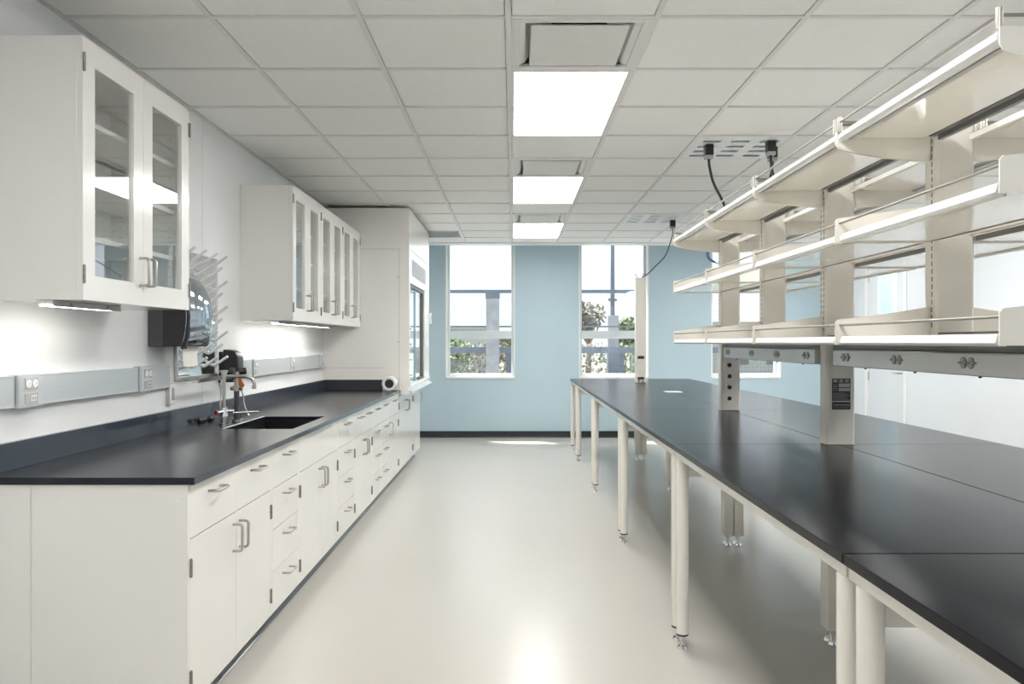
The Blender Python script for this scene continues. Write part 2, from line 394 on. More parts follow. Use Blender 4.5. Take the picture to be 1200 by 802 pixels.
def cord(pts, bx, label, r_=.009):
    r = thing('power_cord', (bx[0], bx[1], bx[2]-.09), label, 'power cord', 'black cords dropping from the ceiling')
    x, y, z = bx
    b = MB(); b.box(x-.028, x+.028, y-.028, y+.028, z-.072, z, 'dark'); b.build('connector', r, .004)
    b = MB(); b.box(x-.026, x+.026, y-.026, y+.026, z-.094, z-.072, 'greyp'); b.build('collar', r, .002)
    b = MB(); b.tube(bez(pts), r_, 'dark', 10); b.build('cable', r)
CB = CEIL-.001
cord([(1.316, 5.22, CB-.09), (1.325, 5.23, CB-.15), (1.36, 5.26, CB-.25), (1.43, 5.3, CB-.36), (1.47, 5.33, CB-.45), (1.487, 5.34, 2.135)], (1.316, 5.22, CB), 'black cord from the left end of the nearer ceiling panel, curving down to the shelving')
cord([(1.70, 5.12, CB-.09), (1.695, 5.10, CB-.14), (1.67, 5.0, CB-.22), (1.60, 4.7, CB-.40), (1.52, 4.5, CB-.5), (1.487, 4.45, 2.135)], (1.70, 5.12, CB), 'black cord hanging lower and nearer at the right end of the nearer ceiling panel')
cord([(1.765, 5.28, CB-.09), (1.76, 5.27, CB-.15), (1.72, 5.2, CB-.24), (1.63, 5.0, CB-.42), (1.56, 4.6, CB-.52), (1.52, 4.46, 2.135)], (1.765, 5.28, CB), 'black cord behind another at the right end of the nearer ceiling panel')
cord([(1.735, 8.44, CB-.09), (1.735, 8.45, CB-.16), (1.71, 8.5, CB-.27), (1.68, 8.6, CB-.38), (1.60, 8.8, CB-.48), (1.54, 8.95, CB-.55), (1.50, 9.05, 2.125)], (1.735, 8.44, CB), 'long thin black cord from the far ceiling panel to the free-standing service post', .006)

# ------------------------------------------------------------------ hardware helpers
def pull_v(parent, xf, y, z0, z1, sgn=1, name='handle', out=.038):
    """vertical bent-wire pull on a face at x=xf, sticking out in +x"""
    b = MB(); x1 = xf+out*sgn; rr = .010
    pts = [(xf-.001*sgn, y, z0), (x1-rr*sgn, y, z0), (x1-.3*rr*sgn, y, z0+.3*rr), (x1, y, z0+rr), (x1, y, z1-rr), (x1-.3*rr*sgn, y, z1-.3*rr), (x1-rr*sgn, y, z1), (xf-.001*sgn, y, z1)]
    b.tube(pts, .0055, 'nickel', 10); return b.build(name, parent)
def pull_h(parent, xf, z, y0, y1, name='handle', out=.038):
    b = MB(); x1 = xf+out; rr = .010
    pts = [(xf-.001, y0, z), (x1-rr, y0, z), (x1-.3*rr, y0+.3*rr, z), (x1, y0+rr, z), (x1, y1-rr, z), (x1-.3*rr, y1-.3*rr, z), (x1-rr, y1, z), (xf-.001, y1, z)]
    b.tube(pts, .0055, 'nickel', 10); return b.build(name, parent)
def hinge(parent, xf, y, z, L=.062):
    b = MB()
    for j in range(5): b.cyl((xf+.004, y, z-L/2+j*L/5+.0006), (xf+.004, y, z-L/2+(j+1)*L/5-.0006), .0055, 'hinge', seg=10)
    b.cyl((xf+.004, y, z-L/2-.002), (xf+.004, y, z+L/2+.002), .0035, 'hinge', seg=8)
    return b.build('hinge', parent)

# ------------------------------------------------------------------ base cabinets
XP = -1.124      # face plane
ZK, ZT = .1, .877
LINE = .683
GP = .0016
def cab_shell(r, y0, y1, mids=(), zt=ZT, open_top=False):
    b = MB(); t = .016; xb = XL+.004
    b.box(xb, XP, y0, y0+t, ZK, zt, 'cab').box(xb, XP, y1-t, y1, ZK, zt, 'cab')
    b.box(xb, XP-.03, y0+t, y1-t, ZK, ZK+.02, 'cab').box(xb, xb+.012, y0+t, y1-t, ZK+.02, zt, 'cab')
    if not open_top: b.box(xb, XP-.03, y0+t, y1-t, zt-.02, zt, 'cabin')
    b.box(XP-.03, XP, y0+t, y1-t, zt-.008, zt, 'cab').box(XP-.03, XP, y0+t, y1-t, ZK, ZK+.008, 'cab')
    for (ym, z0, z1) in mids: b.box(XP-.03, XP, ym-.013, ym+.013, z0, z1, 'cab')
    b.build('body', r, .0008, 1)
def front(r, name, y0, y1, z0, z1):
    b = MB(); b.box(XP-.020, XP, y0+GP, y1-GP, z0+GP, z1-GP, 'cab'); return b.build(name, r, .0012, 2)
def drawer(r, y0, y1, z0, z1):
    d = front(r, 'drawer', y0, y1, z0, z1); yc = (y0+y1)/2
    pull_h(d, XP, z1-.048, yc-.055, yc+.055); return d
def door(r, y0, y1, z0, z1, hside, pz=(.532, .638)):
    d = front(r, 'door', y0, y1, z0, z1)
    yp = y1-.035 if hside == 'near' else y0+.035
    pull_v(d, XP, yp, *pz)
    yh = y0 if hside == 'near' else y1
    for z in (z1-.1, z0+.085): hinge(d, XP, yh, z)
    return d
E_ = .016; Z0 = ZK+.008; Z1 = ZT-.008
def cab_dd(y0, y1, label, name='base_cabinet'):     # two drawers over two doors
    r = thing(name, (-1.48, (y0+y1)/2, ZK), label, 'cabinet', 'white base cabinets under the long counter'); ym = (y0+y1)/2
    cab_shell(r, y0, y1, [(ym, LINE+.0, Z1)])
    drawer(r, y0+E_, ym-.013, LINE, Z1); drawer(r, ym+.013, y1-E_, LINE, Z1)
    door(r, y0+E_, ym, Z0, LINE, 'near'); door(r, ym, y1-E_, Z0, LINE, 'far'); return r
def cab_4(y0, y1, label):
    r = thing('drawer_cabinet', (-1.48, (y0+y1)/2, ZK), label, 'cabinet', 'white four-drawer base cabinets under the long counter')
    cab_shell(r, y0, y1)
    zs = [Z0, .293, .488, LINE, Z1]
    for j in range(4): drawer(r, y0+E_, y1-E_, zs[j], zs[j+1])
    return r
def cab_sink(y0, y1, label):
    r = thing('sink_cabinet', (-1.48, (y0+y1)/2, ZK), label, 'cabinet'); ym = (y0+y1)/2
    cab_shell(r, y0, y1, open_top=True); front(r, 'false_front', y0+E_, y1-E_, LINE, Z1)
    door(r, y0+E_, ym, Z0, LINE, 'near'); door(r, ym, y1-E_, Z0, LINE, 'far'); return r
Y = [2.683, 3.610, 4.066, 4.972, 5.475, 6.181, 6.60, 6.98, 7.598]
A = cab_dd(Y[0], Y[1], 'nearest white base cabinet, two drawers over two doors, at the counter end')
# grey-beige finished end panel closing the near end
b = MB(); b.box(-1.664, XP, Y[0]-.003, Y[0]-.0002, .0, ZT, 'cab').box(XL+.002, -1.668, Y[0]-.003, Y[0]-.0002, .0, ZT, 'cab')
for x in (-1.80, -1.56, -1.16): b.cyl((x, Y[0]-.0036, .82 if x > -1.7 else .80), (x, Y[0]-.003, .82 if x > -1.7 else .80), .004, 'trimw', seg=12)
b.build('end_panel', A)
cab_4(Y[1], Y[2], 'nearest four-drawer cabinet, between the first two-door cabinet and the sink cabinet')
cab_sink(Y[2]+.001, Y[3], 'white sink cabinet with a plain false front over two doors')
cab_4(Y[3]+.001, Y[4], 'four-drawer cabinet directly beyond the sink cabinet')
cab_dd(Y[4]+.001, Y[5], 'two-door base cabinet with two drawers, farther along beyond the sink')
cab_4(Y[5]+.001, Y[6], 'narrow four-drawer cabinet, nearer of the two side by side towards the hood')
cab_4(Y[6]+.001, Y[7], 'narrow four-drawer cabinet, farther of the two side by side towards the hood')
r = thing('base_cabinet', (-1.48, 7.29, ZK), 'single-door base cabinet with one drawer, last before the fume hood base', 'cabinet', 'white base cabinets under the long counter')
cab_shell(r, Y[7]+.001, Y[8]); drawer(r, Y[7]+E_, Y[8]-E_, LINE, Z1); door(r, Y[7]+E_, Y[8]-E_, Z0, LINE, 'far')
# hood base cabinets
ZH = .85
r = thing('hood_base_cabinet', (-1.48, 8.13, ZK), 'white two-door cabinet under the near half of the fume hood', 'cabinet', 'white cabinets under the fume hood')
cab_shell(r, Y[8]+.001, 8.673, zt=ZH); door(r, Y[8]+E_, 8.135, Z0, ZH-.01, 'near', (.66, .765)); door(r, 8.135, 8.673-E_, Z0, ZH-.01, 'far', (.66, .765))
r = thing('hood_base_cabinet', (-1.48, 9.05, ZK), 'narrow white cabinet at the far end under the fume hood', 'cabinet', 'white cabinets under the fume hood')
cab_shell(r, 8.674, 9.35, zt=ZH); door(r, 8.674+E_, 9.35-E_, Z0, ZH-.01, 'near', (.66, .765))

# ------------------------------------------------------------------ counter with sink, backsplash
XC, ZC = -1.097, .903
SX0, SX1, SY0, SY1 = -1.555, -1.185, 4.17, 4.87
CY0, CY1 = 2.671, 7.548
r = thing('countertop', (-1.47, 5.1, ZT), 'long black laboratory countertop with backsplash over the white base cabinets', 'countertop')
b = MB()
b.box(SX1, XC-.003, CY0, CY1, ZT+.001, ZC, 'black').box(XL+.002, SX0, CY0, CY1, ZT+.001, ZC, 'black')
b.box(SX0, SX1, CY0, SY0, ZT+.001, ZC, 'black').box(SX0, SX1, SY1, CY1, ZT+.001, ZC, 'black')
bmesh.ops.remove_doubles(b.bm, verts=b.bm.verts, dist=.0001)
b.build('counter_slab', r)
b = MB(); b.box(XC-.003, XC, CY0, CY1, ZT+.001, ZC, 'splash'); b.build('front_edge', r, .001, 1)  # edge coloured bluer than the slab in place of reflected window light
b = MB(); b.box(XL+.002, -1.826, CY0, CY1-.004, ZC, 1.005, 'splash'); b.build('backsplash', r, .0015)
b = MB(); b.box(-1.826, -1.27, CY1-.022, CY1-.003, ZC, 1.005, 'kickb'); b.build('side_splash', r, .0015)
s = thing('sink', ((SX0+SX1)/2, (SY0+SY1)/2, .68), 'black rectangular undermount sink sunk in the countertop', 'sink')
b = MB(); t = .012; zb = .69
b.box(SX0-t, SX0, SY0-t, SY1+t, zb, ZT, 'sink').box(SX1, SX1+t, SY0-t, SY1+t, zb, ZT, 'sink').box(SX0, SX1, SY0-t, SY0, zb, ZT, 'sink').box(SX0, SX1, SY1, SY1+t, zb, ZT, 'sink').box(SX0-t, SX1+t, SY0-t, SY1+t, zb-t, zb, 'sink')
b.build('basin', s)
b = MB(); b.cyl((-1.37, 4.52, zb), (-1.37, 4.52, zb+.004), .045, 'steel', seg=24).cyl((-1.37, 4.52, zb+.004), (-1.37, 4.52, zb+.03), .02, 'dark', seg=16); b.build('drain', s)
b = MB(); b.box(SX0-.016, SX0-.003, SY0, SY1, ZC, ZC+.002, 'trimw'); b.build('rim_strip', s)

# ------------------------------------------------------------------ faucets
fx, fy = -1.625, 4.36
r = thing('faucet', (fx, fy, ZC), 'tall chrome laboratory faucet with side handles and swing spout behind the sink', 'faucet')
b = MB(); b.cyl((fx, fy, ZC), (fx, fy, ZC+.012), .028, 'chrome', seg=24).cyl((fx, fy, ZC+.012), (fx, fy, ZC+.05), .018, 'nickel').cyl((fx, fy, ZC+.05), (fx, fy, ZC+.10), .022, 'chrome', .017).cyl((fx, fy, ZC+.10), (fx, fy, 1.17), .0095, 'nickel').cyl((fx, fy, 1.165), (fx, fy, 1.20), .016, 'nickel').cyl((fx, fy, 1.2), (fx, fy, 1.212), .022, 'nickel')
b.build('column', r)
b = MB(); b.tube(bez([(fx, fy, 1.178), (fx+.05, fy+.01, 1.176), (fx+.11, fy+.02, 1.176), (fx+.145, fy+.03, 1.165), (fx+.158, fy+.032, 1.14), (fx+.158, fy+.032, 1.125)]), .0095, 'nickel').cyl((fx+.158, fy+.032, 1.128), (fx+.158, fy+.032, 1.105), .0125, 'nickel')
b.build('spout', r)
b = MB(); b.cyl((fx, fy, ZC+.075), (fx-.02, fy-.055, ZC+.075), .011, 'chrome').cyl((fx-.02, fy-.052, ZC+.075), (fx-.024, fy-.062, ZC+.075), .012, 'red'); b.build('hot_handle', r)
b = MB(); b.cyl((fx, fy, ZC+.08), (fx+.05, fy+.02, ZC+.08), .011, 'chrome').tube([(fx+.05, fy+.0, ZC+.07), (fx+.15, fy+.05, ZC+.072), (fx+.175, fy+.06, ZC+.071)], .005, 'chrome'); b.build('lever', r)
ex, ey = -1.625, 4.56
r = thing('drench_hose', (ex, ey, ZC), 'upright eyewash drench hose with dark grip and orange tag beside the faucet', 'eyewash')
b = MB(); b.cyl((ex, ey, ZC), (ex, ey, ZC+.014), .026, 'steel', seg=24).cyl((ex, ey, ZC+.014), (ex, ey, ZC+.18), .0155, 'dgrey'); b.build('grip', r)
b = MB(); b.cyl((ex, ey, ZC+.18), (ex, ey, ZC+.215), .018, 'nickel').cyl((ex-.035, ey, ZC+.195), (ex+.035, ey, ZC+.195), .012, 'nickel').cyl((ex, ey, ZC+.215), (ex, ey, ZC+.275), .014, 'nickel').cyl((ex, ey, ZC+.235), (ex, ey, ZC+.245), .02, 'nickel').cyl((ex, ey, ZC+.275), (ex, ey, ZC+.292), .022, 'nickel'); b.build('valve_head', r)
b = MB(); b.cyl((ex-.02, ey-.035, ZC+.30), (ex+.0, ey-.04, ZC+.30), .018, 'dgrey').cyl((ex+.02, ey, ZC+.295), (ex+.045, ey+.02, ZC+.298), .02, 'dark'); b.build('spray_nozzle', r)
b = MB(); b.prism([(ex+.012, ZC+.26), (ex+.022, ZC+.262), (ex+.05, ZC+.215), (ex+.046, ZC+.205), (ex+.018, ZC+.208)], 'y', ey-.012, ey-.009, 'orange'); b.build('warning_tag', r)
b = MB(); b.tube(bez([(ex+.02, ey, ZC+.195), (ex+.035, ey+.005, ZC+.16), (ex+.04, ey+.01, ZC+.1), (ex+.06, ey+.01, ZC+.05), (ex+.07, ey+.01, ZC+.035)]), .0045, 'chrome', 8); b.build('hose', r)
r = MB(); r.tube(bez([(-1.80, 4.47, ZC+.012), (-1.79, 4.50, ZC+.018), (-1.80, 4.53, ZC+.012), (-1.79, 4.56, ZC+.02)]), .009, 'dark', 8).cyl((-1.80, 4.44, ZC+.014), (-1.79, 4.47, ZC+.014), .014, 'dark').cyl((-1.79, 4.56, ZC+.016), (-1.78, 4.59, ZC+.016), .015, 'dark')
tag(r.build('cable_end'), 'small black cable end lying on the countertop against the backsplash, left of the faucet', 'cable')

# ------------------------------------------------------------------ pegboard, dispensers
py0, py1, pz0, pz1 = 4.23, 4.83, 1.16, 1.90
r = thing('drying_pegboard', (XL, 4.53, pz0), 'polished steel drying board with white pegs on the wall above the sink', 'drying rack')
b = MB(); b.box(XL+.001, XL+.008, py0+.01, py1-.01, pz0+.01, pz1-.01, 'mirror'); b.build('board', r)
b = MB(); w = .018
b.box(XL+.001, XL+.018, py0, py0+w, pz0, pz1, 'steel').box(XL+.001, XL+.018, py1-w, py1, pz0, pz1, 'trimw').box(XL+.001, XL+.018, py0+w, py1-w, pz0, pz0+w, 'steel').box(XL+.001, XL+.018, py0+w, py1-w, pz1-w, pz1, 'trimw')
b.build('frame', r, .001)
b = MB(); b.prism([(-1.745, pz0-.012), (-1.715, pz0-.012), (-1.705, pz0+.014), (-1.710, pz0+.014), (-1.72, pz0-.006), (-1.745, pz0-.006)], 'y', py0-.01, py1-.1, 'steel').box(XL+.018, -1.74, py0+.10, py0+.115, pz0-.010, pz0-.006, 'steel').box(XL+.018, -1.74, py1-.2, py1-.185, pz0-.010, pz0-.006, 'steel'); b.build('drip_trough', r)
b = MB(); b.tube(bez([(-1.79, 4.76, pz0-.02), (-1.79, 4.76, 1.08), (-1.80, 4.77, 1.0), (-1.80, 4.77, .95), (-1.79, 4.76, .905)]), .005, 'plastic', 8); b.build('drain_tube', r)
npeg = 0
for i in range(7):
    for j in range(9):
        if (i+j) % 2: continue
        yy = py0+.06+i*.08; zz = pz0+.07+j*.077
        b = MB(); b.tube([(XL+.009, yy, zz), (XL+.02, yy, zz), (XL+.095, yy, zz+.052)], [.013, .0095, .008], 'plastic', 8)
        b.build('peg', r); npeg += 1

dy0, dy1, dz0 = 3.925, 4.235, 1.347
r = thing('paper_towel_dispenser', (XL, 4.08, dz0), 'black wall dispenser for paper towels with a bulging smoky chrome cover', 'dispenser')
b = MB(); b.box(XL+.001, XL+.075, dy0, dy1, dz0, 1.70, 'dgrey'); b.build('wall_mount', r, .004)
prof = [(XL+.07, dz0), (-1.665, dz0), (-1.645, 1.40), (-1.64, 1.50), (-1.65, 1.60), (-1.68, 1.67), (-1.73, 1.72), (XL+.07, 1.735)]
b = MB(); b.prism(prof, 'y', dy0+.004, dy1-.004, 'dark'); b.build('body', r, .006)
# curved cover wrapping the front
def cover_profile(s_):
    return [(-1.70, dz0), (-1.640+.012*s_, dz0+.012), (-1.625+.015*s_, 1.42), (-1.618+.018*s_, 1.50), (-1.628+.016*s_, 1.60), (-1.66+.01*s_, 1.68), (-1.72, 1.735), (-1.78, 1.752), (-1.80, 1.745)]
b = MB(); i_ = b.mi('smoke'); rings = []; NS = 12
for q in range(NS+1):
    u = q/NS; yy = dy0+.03*(-.0)+ (dy1-dy0)*u
    bulge = 1-abs(2*u-1)**3*1.0
    ring = []
    for (x, z) in cover_profile(bulge):
        ring.append(b.bm.verts.new((x-(1-bulge)*.035 if x > -1.69 else x, yy, z)))
    rings.append(ring)
for q in range(NS):
    for p in range(len(rings[0])-1):
        f = b.bm.faces.new((rings[q][p], rings[q+1][p], rings[q+1][p+1], rings[q][p+1])); f.material_index = i_; f.smooth = True
o = b.build('cover', r); sd = o.modifiers.new('solid', 'SOLIDIFY'); sd.thickness = .004; ss = o.modifiers.new('sub', 'SUBSURF'); ss.levels = 1; ss.render_levels = 2
b = MB()
for (a_, c_) in ((-.03, .0), (0, .0), (.03, .0), (-.015, .025), (.015, .025)): b.cyl((-1.615, 4.08+a_, 1.42+c_), (-1.604, 4.08+a_, 1.42+c_), .009, 'chrome', seg=10)
b.build('emblem', r)
b = MB(); b.prism([(-1.70, dz0-.001), (-1.70, dz0-.05), (-1.695, dz0-.105), (-1.694, dz0-.105), (-1.699, dz0-.05), (-1.699, dz0-.001)], 'y', 3.99, 4.17, 'paper'); b.build('paper_sheet', r)
b = MB(); b.cyl((-1.68, 3.94, dz0-.004), (-1.68, 3.98, dz0-.004), .008, 'dark'); b.build('latch', r)

r = thing('soap_dispenser', (XL, 4.86, 1.115), 'rounded black soap dispenser on the wall right of the drying board', 'dispenser')
b = MB(); b.box(XL+.001, XL+.03, 4.86-.0, 4.97, 1.115, 1.31, 'dark'); b.build('back_plate', r, .003)
pr = [(XL+.03, 1.118), (-1.745, 1.118), (-1.735, 1.14), (-1.725, 1.2), (-1.725, 1.27), (-1.74, 1.305), (-1.77, 1.32), (XL+.03, 1.325)]
b = MB(); b.prism(pr, 'y', 4.862, 4.968, 'dark', True); b.build('cover', r, .008, 3)
b = MB(); b.box(-1.76, -1.735, 4.89, 4.94, 1.098, 1.118, 'dgrey'); b.build('nozzle', r, .003)

# ------------------------------------------------------------------ wall raceways
def duplex(b, x, yc, zc, s=1, sgn=1):
    """horizontal duplex receptacle on a plane x facing sgn*x"""
    for dy in (-.02, .02):
        b.cyl((x, yc+dy, zc), (x+.0015*sgn, yc+dy, zc), .018, 'hinge', seg=20).cyl((x+.0015*sgn, yc+dy, zc), (x+.003*sgn, yc+dy, zc), .0155, 'greyp', seg=16)
        for a, c in ((-.005, .005), (-.005, -.005)): b.box(x+.003*sgn, x+.0036*sgn, yc+dy+a-.003, yc+dy+a+.003, zc+c-.001, zc+c+.001, 'dark')
        b.cyl((x+.003*sgn, yc+dy+.007, zc), (x+.0036*sgn, yc+dy+.007, zc), .0025, 'dark', seg=8)
def raceway(segs, boxes, label):
    RZ0, RZ1 = 1.130, 1.247
    r = thing('wall_raceway', (XL, segs[0][0], RZ0), label, 'raceway', 'grey power raceways along the left wall')
    for (a, c) in segs:
        b = MB(); b.box(XL+.001, XL+.028, a, c, RZ0, RZ1, 'alu').box(XL+.028, XL+.0295, a, c, RZ1-.006, RZ1, 'alu').box(XL+.028, XL+.0295, a, c, RZ0, RZ0+.006, 'alu'); b.build('cover', r, .0015)
    for n, (a, c) in enumerate(boxes):
        b = MB(); x1 = XL+.042; b.box(XL+.001, x1, a, c, RZ0-.004, RZ1+.004, 'alu'); bx = b.build('outlet_box', r, .002)
        b = MB(); yc = (a+c)/2+.005; zt, zl = 1.215, 1.16; w2 = min(.038, (c-a)/2-.012)
        b.box(x1, x1+.003, yc-w2, yc+w2, zt-.021, zt+.021, 'greyp')
        for dy in (-w2*.5, w2*.5):
            b.cyl((x1+.003, yc+dy, zt), (x1+.005, yc+dy, zt), min(.015, w2*.45), 'plastic', seg=16)
            for q in (-.005, .005): b.box(x1+.005, x1+.0056, yc+dy-.004, yc+dy+.001, zt+q-.001, zt+q+.001, 'dark')
            b.cyl((x1+.005, yc+dy+.006, zt), (x1+.0056, yc+dy+.006, zt), .002, 'dark', seg=8)
        b.build('power_socket', bx)
        b = MB(); b.box(x1, x1+.003, yc-w2, yc+w2, zl-.019, zl+.019, 'greyp').box(x1+.003, x1+.004, yc-w2*.1, yc+w2*.75, zl-.010, zl+.010, 'plastic').box(x1+.004, x1+.0048, yc-w2*.0, yc+w2*.3, zl-.007, zl+.006, 'bluep' if n % 2 else 'greyp').box(x1+.004, x1+.0048, yc+w2*.4, yc+w2*.65, zl-.007, zl+.006, 'greyp')
        b.build('data_socket', bx)
    return r
raceway([(1.2, 2.835), (2.975, 3.77), (3.905, 4.12)], [(2.84, 2.97), (3.775, 3.90)], 'grey wall raceway with two socket boxes above the near end of the counter')
raceway([(4.985, 5.415), (5.505, 6.34), (6.43, 7.26)], [(5.42, 5.50), (6.345, 6.425), (7.265, 7.50)], 'grey wall raceway with socket boxes beyond the sink, under the far cabinets')
r = thing('switch_plate', (XL, 4.15, 1.04), 'narrow vertical switch plate with metal rim on the wall, left of the drying board', 'switch')
b = MB(); b.box(XL+.001, XL+.02, 4.125, 4.195, 1.035, 1.150, 'steel'); b.build('rim', r, .002)
b = MB(); b.box(XL+.02, XL+.024, 4.13, 4.19, 1.04, 1.145, 'plastic').box(XL+.024, XL+.03, 4.148, 4.172, 1.06, 1.125, 'greyp'); b.build('rocker', r, .001)

# ------------------------------------------------------------------ upper cabinets
XU, UZ0, UZ1 = -1.49, 1.517, 2.434
def upper(y0, y1, label, dark=None):
    r = thing('wall_cabinet', (-1.67, (y0+y1)/2, UZ0), label, 'cabinet', 'white glass-door wall cabinets')
    xb = XL+.001; xf = XU-.022; t = .018
    b = MB(); b.box(xb, xf, y0, y0+t, UZ0, UZ1, 'ucab').box(xb, xf, y1-t, y1, UZ0, UZ1, 'ucab').box(xb, xf, y0+t, y1-t, UZ0, UZ0+t, 'ucab').box(xb, xf, y0+t, y1-t, UZ1-t, UZ1, 'ucab').box(xb, xb+.01, y0+t, y1-t, UZ0+t, UZ1-t, 'cabin')
    b.build('body', r, .001, 1)
    for z in (1.74, 1.95, 2.16):
        b = MB(); b.box(xb+.012, xf-.03, y0+t+.002, y1-t-.002, z, z+.02, 'cabin'); b.build('shelf', r, .001, 1)
    b = MB()
    for yy in (y0+t, y1-t-.001):
        for xx in (xb+.05, xf-.06):
            for q in range(16): b.box(xx, xx+.004, yy, yy+.001, 1.62+q*.045, 1.62+q*.045+.006, 'hole')
    b.build('shelf_pin_holes', r)
    ym = (y0+y1)/2; S = .078; R = .088
    for (a, c, side) in ((y0, ym-.001, 'near'), (ym+.001, y1, 'far')):
        b = MB(); xi = XU-.021
        b.box(xi, XU, a, a+S, UZ0, UZ1, 'ucab').box(xi, XU, c-S, c, UZ0, UZ1, 'ucab').box(xi, XU, a+S, c-S, UZ0, UZ0+R, 'ucab').box(xi, XU, a+S, c-S, UZ1-R, UZ1, 'ucab')
        bmesh.ops.remove_doubles(b.bm, verts=b.bm.verts, dist=.0001)
        d = b.build('door', r)
        b = MB(); b.box(XU-.014, XU-.010, a+S-.004, c-S+.004, UZ0+R-.004, UZ1-R+.004, 'cglass'); b.build('glass_pane', d)
        yp = c-.03 if side == 'near' else a+.03
        pull_v(d, XU, yp, 1.597, 1.705)
        yh = a+.002 if side == 'near' else c-.002
        for z in (UZ1-.09, UZ0+.09): hinge(d, XU, yh, z)
    return r
upper(2.686, 3.566, 'large white wall cabinet with two glass doors, nearest on the left wall')
U2 = [5.250, 6.012, 6.776, 7.545]
upper(U2[0], U2[1]-.001, 'first of the three far glass-door wall cabinets, nearest to the drying board')
upper(U2[1], U2[2]-.001, 'middle one of the three far glass-door wall cabinets')
upper(U2[2], U2[3], 'last of the three far glass-door wall cabinets, touching the hood side')
def undercab(y0, y1, label, clips):
    r = thing('under_cabinet_light', (-1.63, (y0+y1)/2, UZ0-.026), label, 'light fixture', 'slim lights under the wall cabinets')
    b = MB(); b.box(-1.66, -1.60, y0, y1, UZ0-.014, UZ0-.0005, 'trimw').box(-1.604, -1.597, y0, y1, UZ0-.022, UZ0-.0005, 'greyp'); b.build('housing', r, .001)
    b = MB(); b.box(-1.655, -1.606, y0+.01, y1-.01, UZ0-.020, UZ0-.014, 'led'); b.build('lens', r)
    for c in clips:
        b = MB(); b.cyl((-1.596, c, UZ0-.012), (-1.592, c, UZ0-.012), .006, 'hinge', seg=10); b.build('screw', r)
undercab(2.70, 3.16, 'slim lit strip under the nearest wall cabinet', (2.80, 3.05))
undercab(5.30, 6.90, 'slim lit strip under the three far wall cabinets', (5.5, 6.0, 6.4, 6.8))

# ------------------------------------------------------------------ fume hood
HY0, HY1, XH = 7.552, 9.345, -1.012
HT = 2.677
r = thing('fume_hood', (-1.43, 8.45, .85), 'white fume hood with glass sash at the far end of the left wall', 'fume hood')
b = MB(); b.box(XL+.002, XH, HY0, HY0+.03, 1.30-.36, HT, 'ucab').box(-1.09, XH, HY0, HY0+.03, .86, .94, 'ucab').box(XL+.002, -1.10, HY0, HY0+.03, .908, .94, 'ucab'); b.build('side_panel', r)
# seams and screws of the near side panel
b = MB(); e = HY0-.0008
b.box(-1.83, -1.0985, e, HY0-.0001, 2.275, 2.279, 'greyp').box(-1.111, -1.107, e, HY0-.0001, .95, 2.279, 'greyp').box(-1.83, -1.25, e, HY0-.0001, 1.118, 1.121, 'greyp')
for z in (2.005, 1.372): b.cyl((-1.118, HY0-.003, z), (-1.118, HY0, z), .007, 'greyp', seg=12)
b.build('panel_seams', r)
b = MB(); b.box(XL+.002, XH, HY1-.03, HY1, .86, HT, 'ucab'); b.build('side_panel', r)
b = MB(); b.box(XL+.002, XL+.02, HY0+.03, HY1-.03, .9, HT, 'ucab').box(XL+.02, XH-.03, HY0+.03, HY1-.03, HT-.02, HT, 'ucab').box(XL+.02, XH-.12, HY0+.03, HY1-.03, 2.0, 2.02, 'ucab'); b.build('liner', r)
b = MB(); b.box(XH-.02, XH, HY0+.03, HY1-.03, 2.285, HT, 'ucab'); b.build('top_enclosure', r, .001)
b = MB(); gz0, gz1 = 2.03, 2.20
b.box(XH-.02, XH, HY0+.03, HY1-.03, gz1, 2.281, 'ucab').box(XH-.02, XH, HY0+.03, HY1-.03, 1.955, gz0, 'ucab').box(XH-.02, XH, HY0+.03, 7.75, gz0, gz1, 'ucab').box(XH-.02, XH, 9.0, HY1-.03, gz0, gz1, 'ucab')
b.build('header', r)
b = MB(); NL = 11
for q in range(NL):
    y_ = 7.75+q*(1.25/NL); b.box(XH-.0035, XH-.001, y_+.075, y_+1.25/NL, gz0, gz1, 'ucab')
b.box(XH-.009, XH-.006, 7.752, 8.998, gz0, gz1, 'ductgrey'); b.build('bypass_grille', r)
b = MB(); b.box(XH-.06, XH, HY0+.03, 7.64, .958, 1.955, 'ucab'); b.build('corner_post', r, .003)
b = MB(); b.box(XH-.06, XH, 8.86, HY1-.03, .958, 1.955, 'ucab'); b.build('corner_post', r, .003)
b = MB(); b.box(-1.5, -1.35, 7.9, 8.95, 1.985, 1.998, 'diff'); b.build('hood_fill_glow', r)  # glowing panel added to brighten the hood interior
b = MB(); b.box(XH-.05, XH-.012, 8.80, 8.858, .96, 1.953, 'wdark').box(XH-.05, XH-.012, 7.645, 8.80, 1.92, 1.953, 'wdark').box(XH-.05, XH-.012, 8.5, 8.80, .96, .985, 'wdark'); b.build('sash_frame', r, .002)
b = MB(); b.box(XH-.045, XH-.02, 8.19, 8.225, .96, 1.92, 'sashblue'); b.build('sash_mullion', r, .002)
b = MB(); b.box(XH-.036, XH-.030, 7.642, 8.80, .985, 1.92, 'sash'); b.build('sash_glass', r)
b = MB(); b.prism([(-1.84, .852), (-1.075, .852), (-.985, .862), (-.975, .885), (-1.02, .906), (-1.11, .906), (-1.84, .906)], 'y', 7.60, HY1+.02, 'wframe'); b.build('work_surface', r, .002)
b = MB(); b.prism([(XH-.05, .906), (XH-.04, .94), (XH, .957), (XH+.012, .945), (XH-.01, .906)], 'y', HY0+.03, HY1, 'ucab'); b.build('airfoil_sill', r)
b = MB(); b.box(XH, XH+.03, HY1-.07, HY1-.01, 1.59, 1.72, 'trimw').box(XH+.03, XH+.031, HY1-.06, HY1-.02, 1.62, 1.69, 'ductblue'); b.build('airflow_monitor', r, .002)
b = MB()
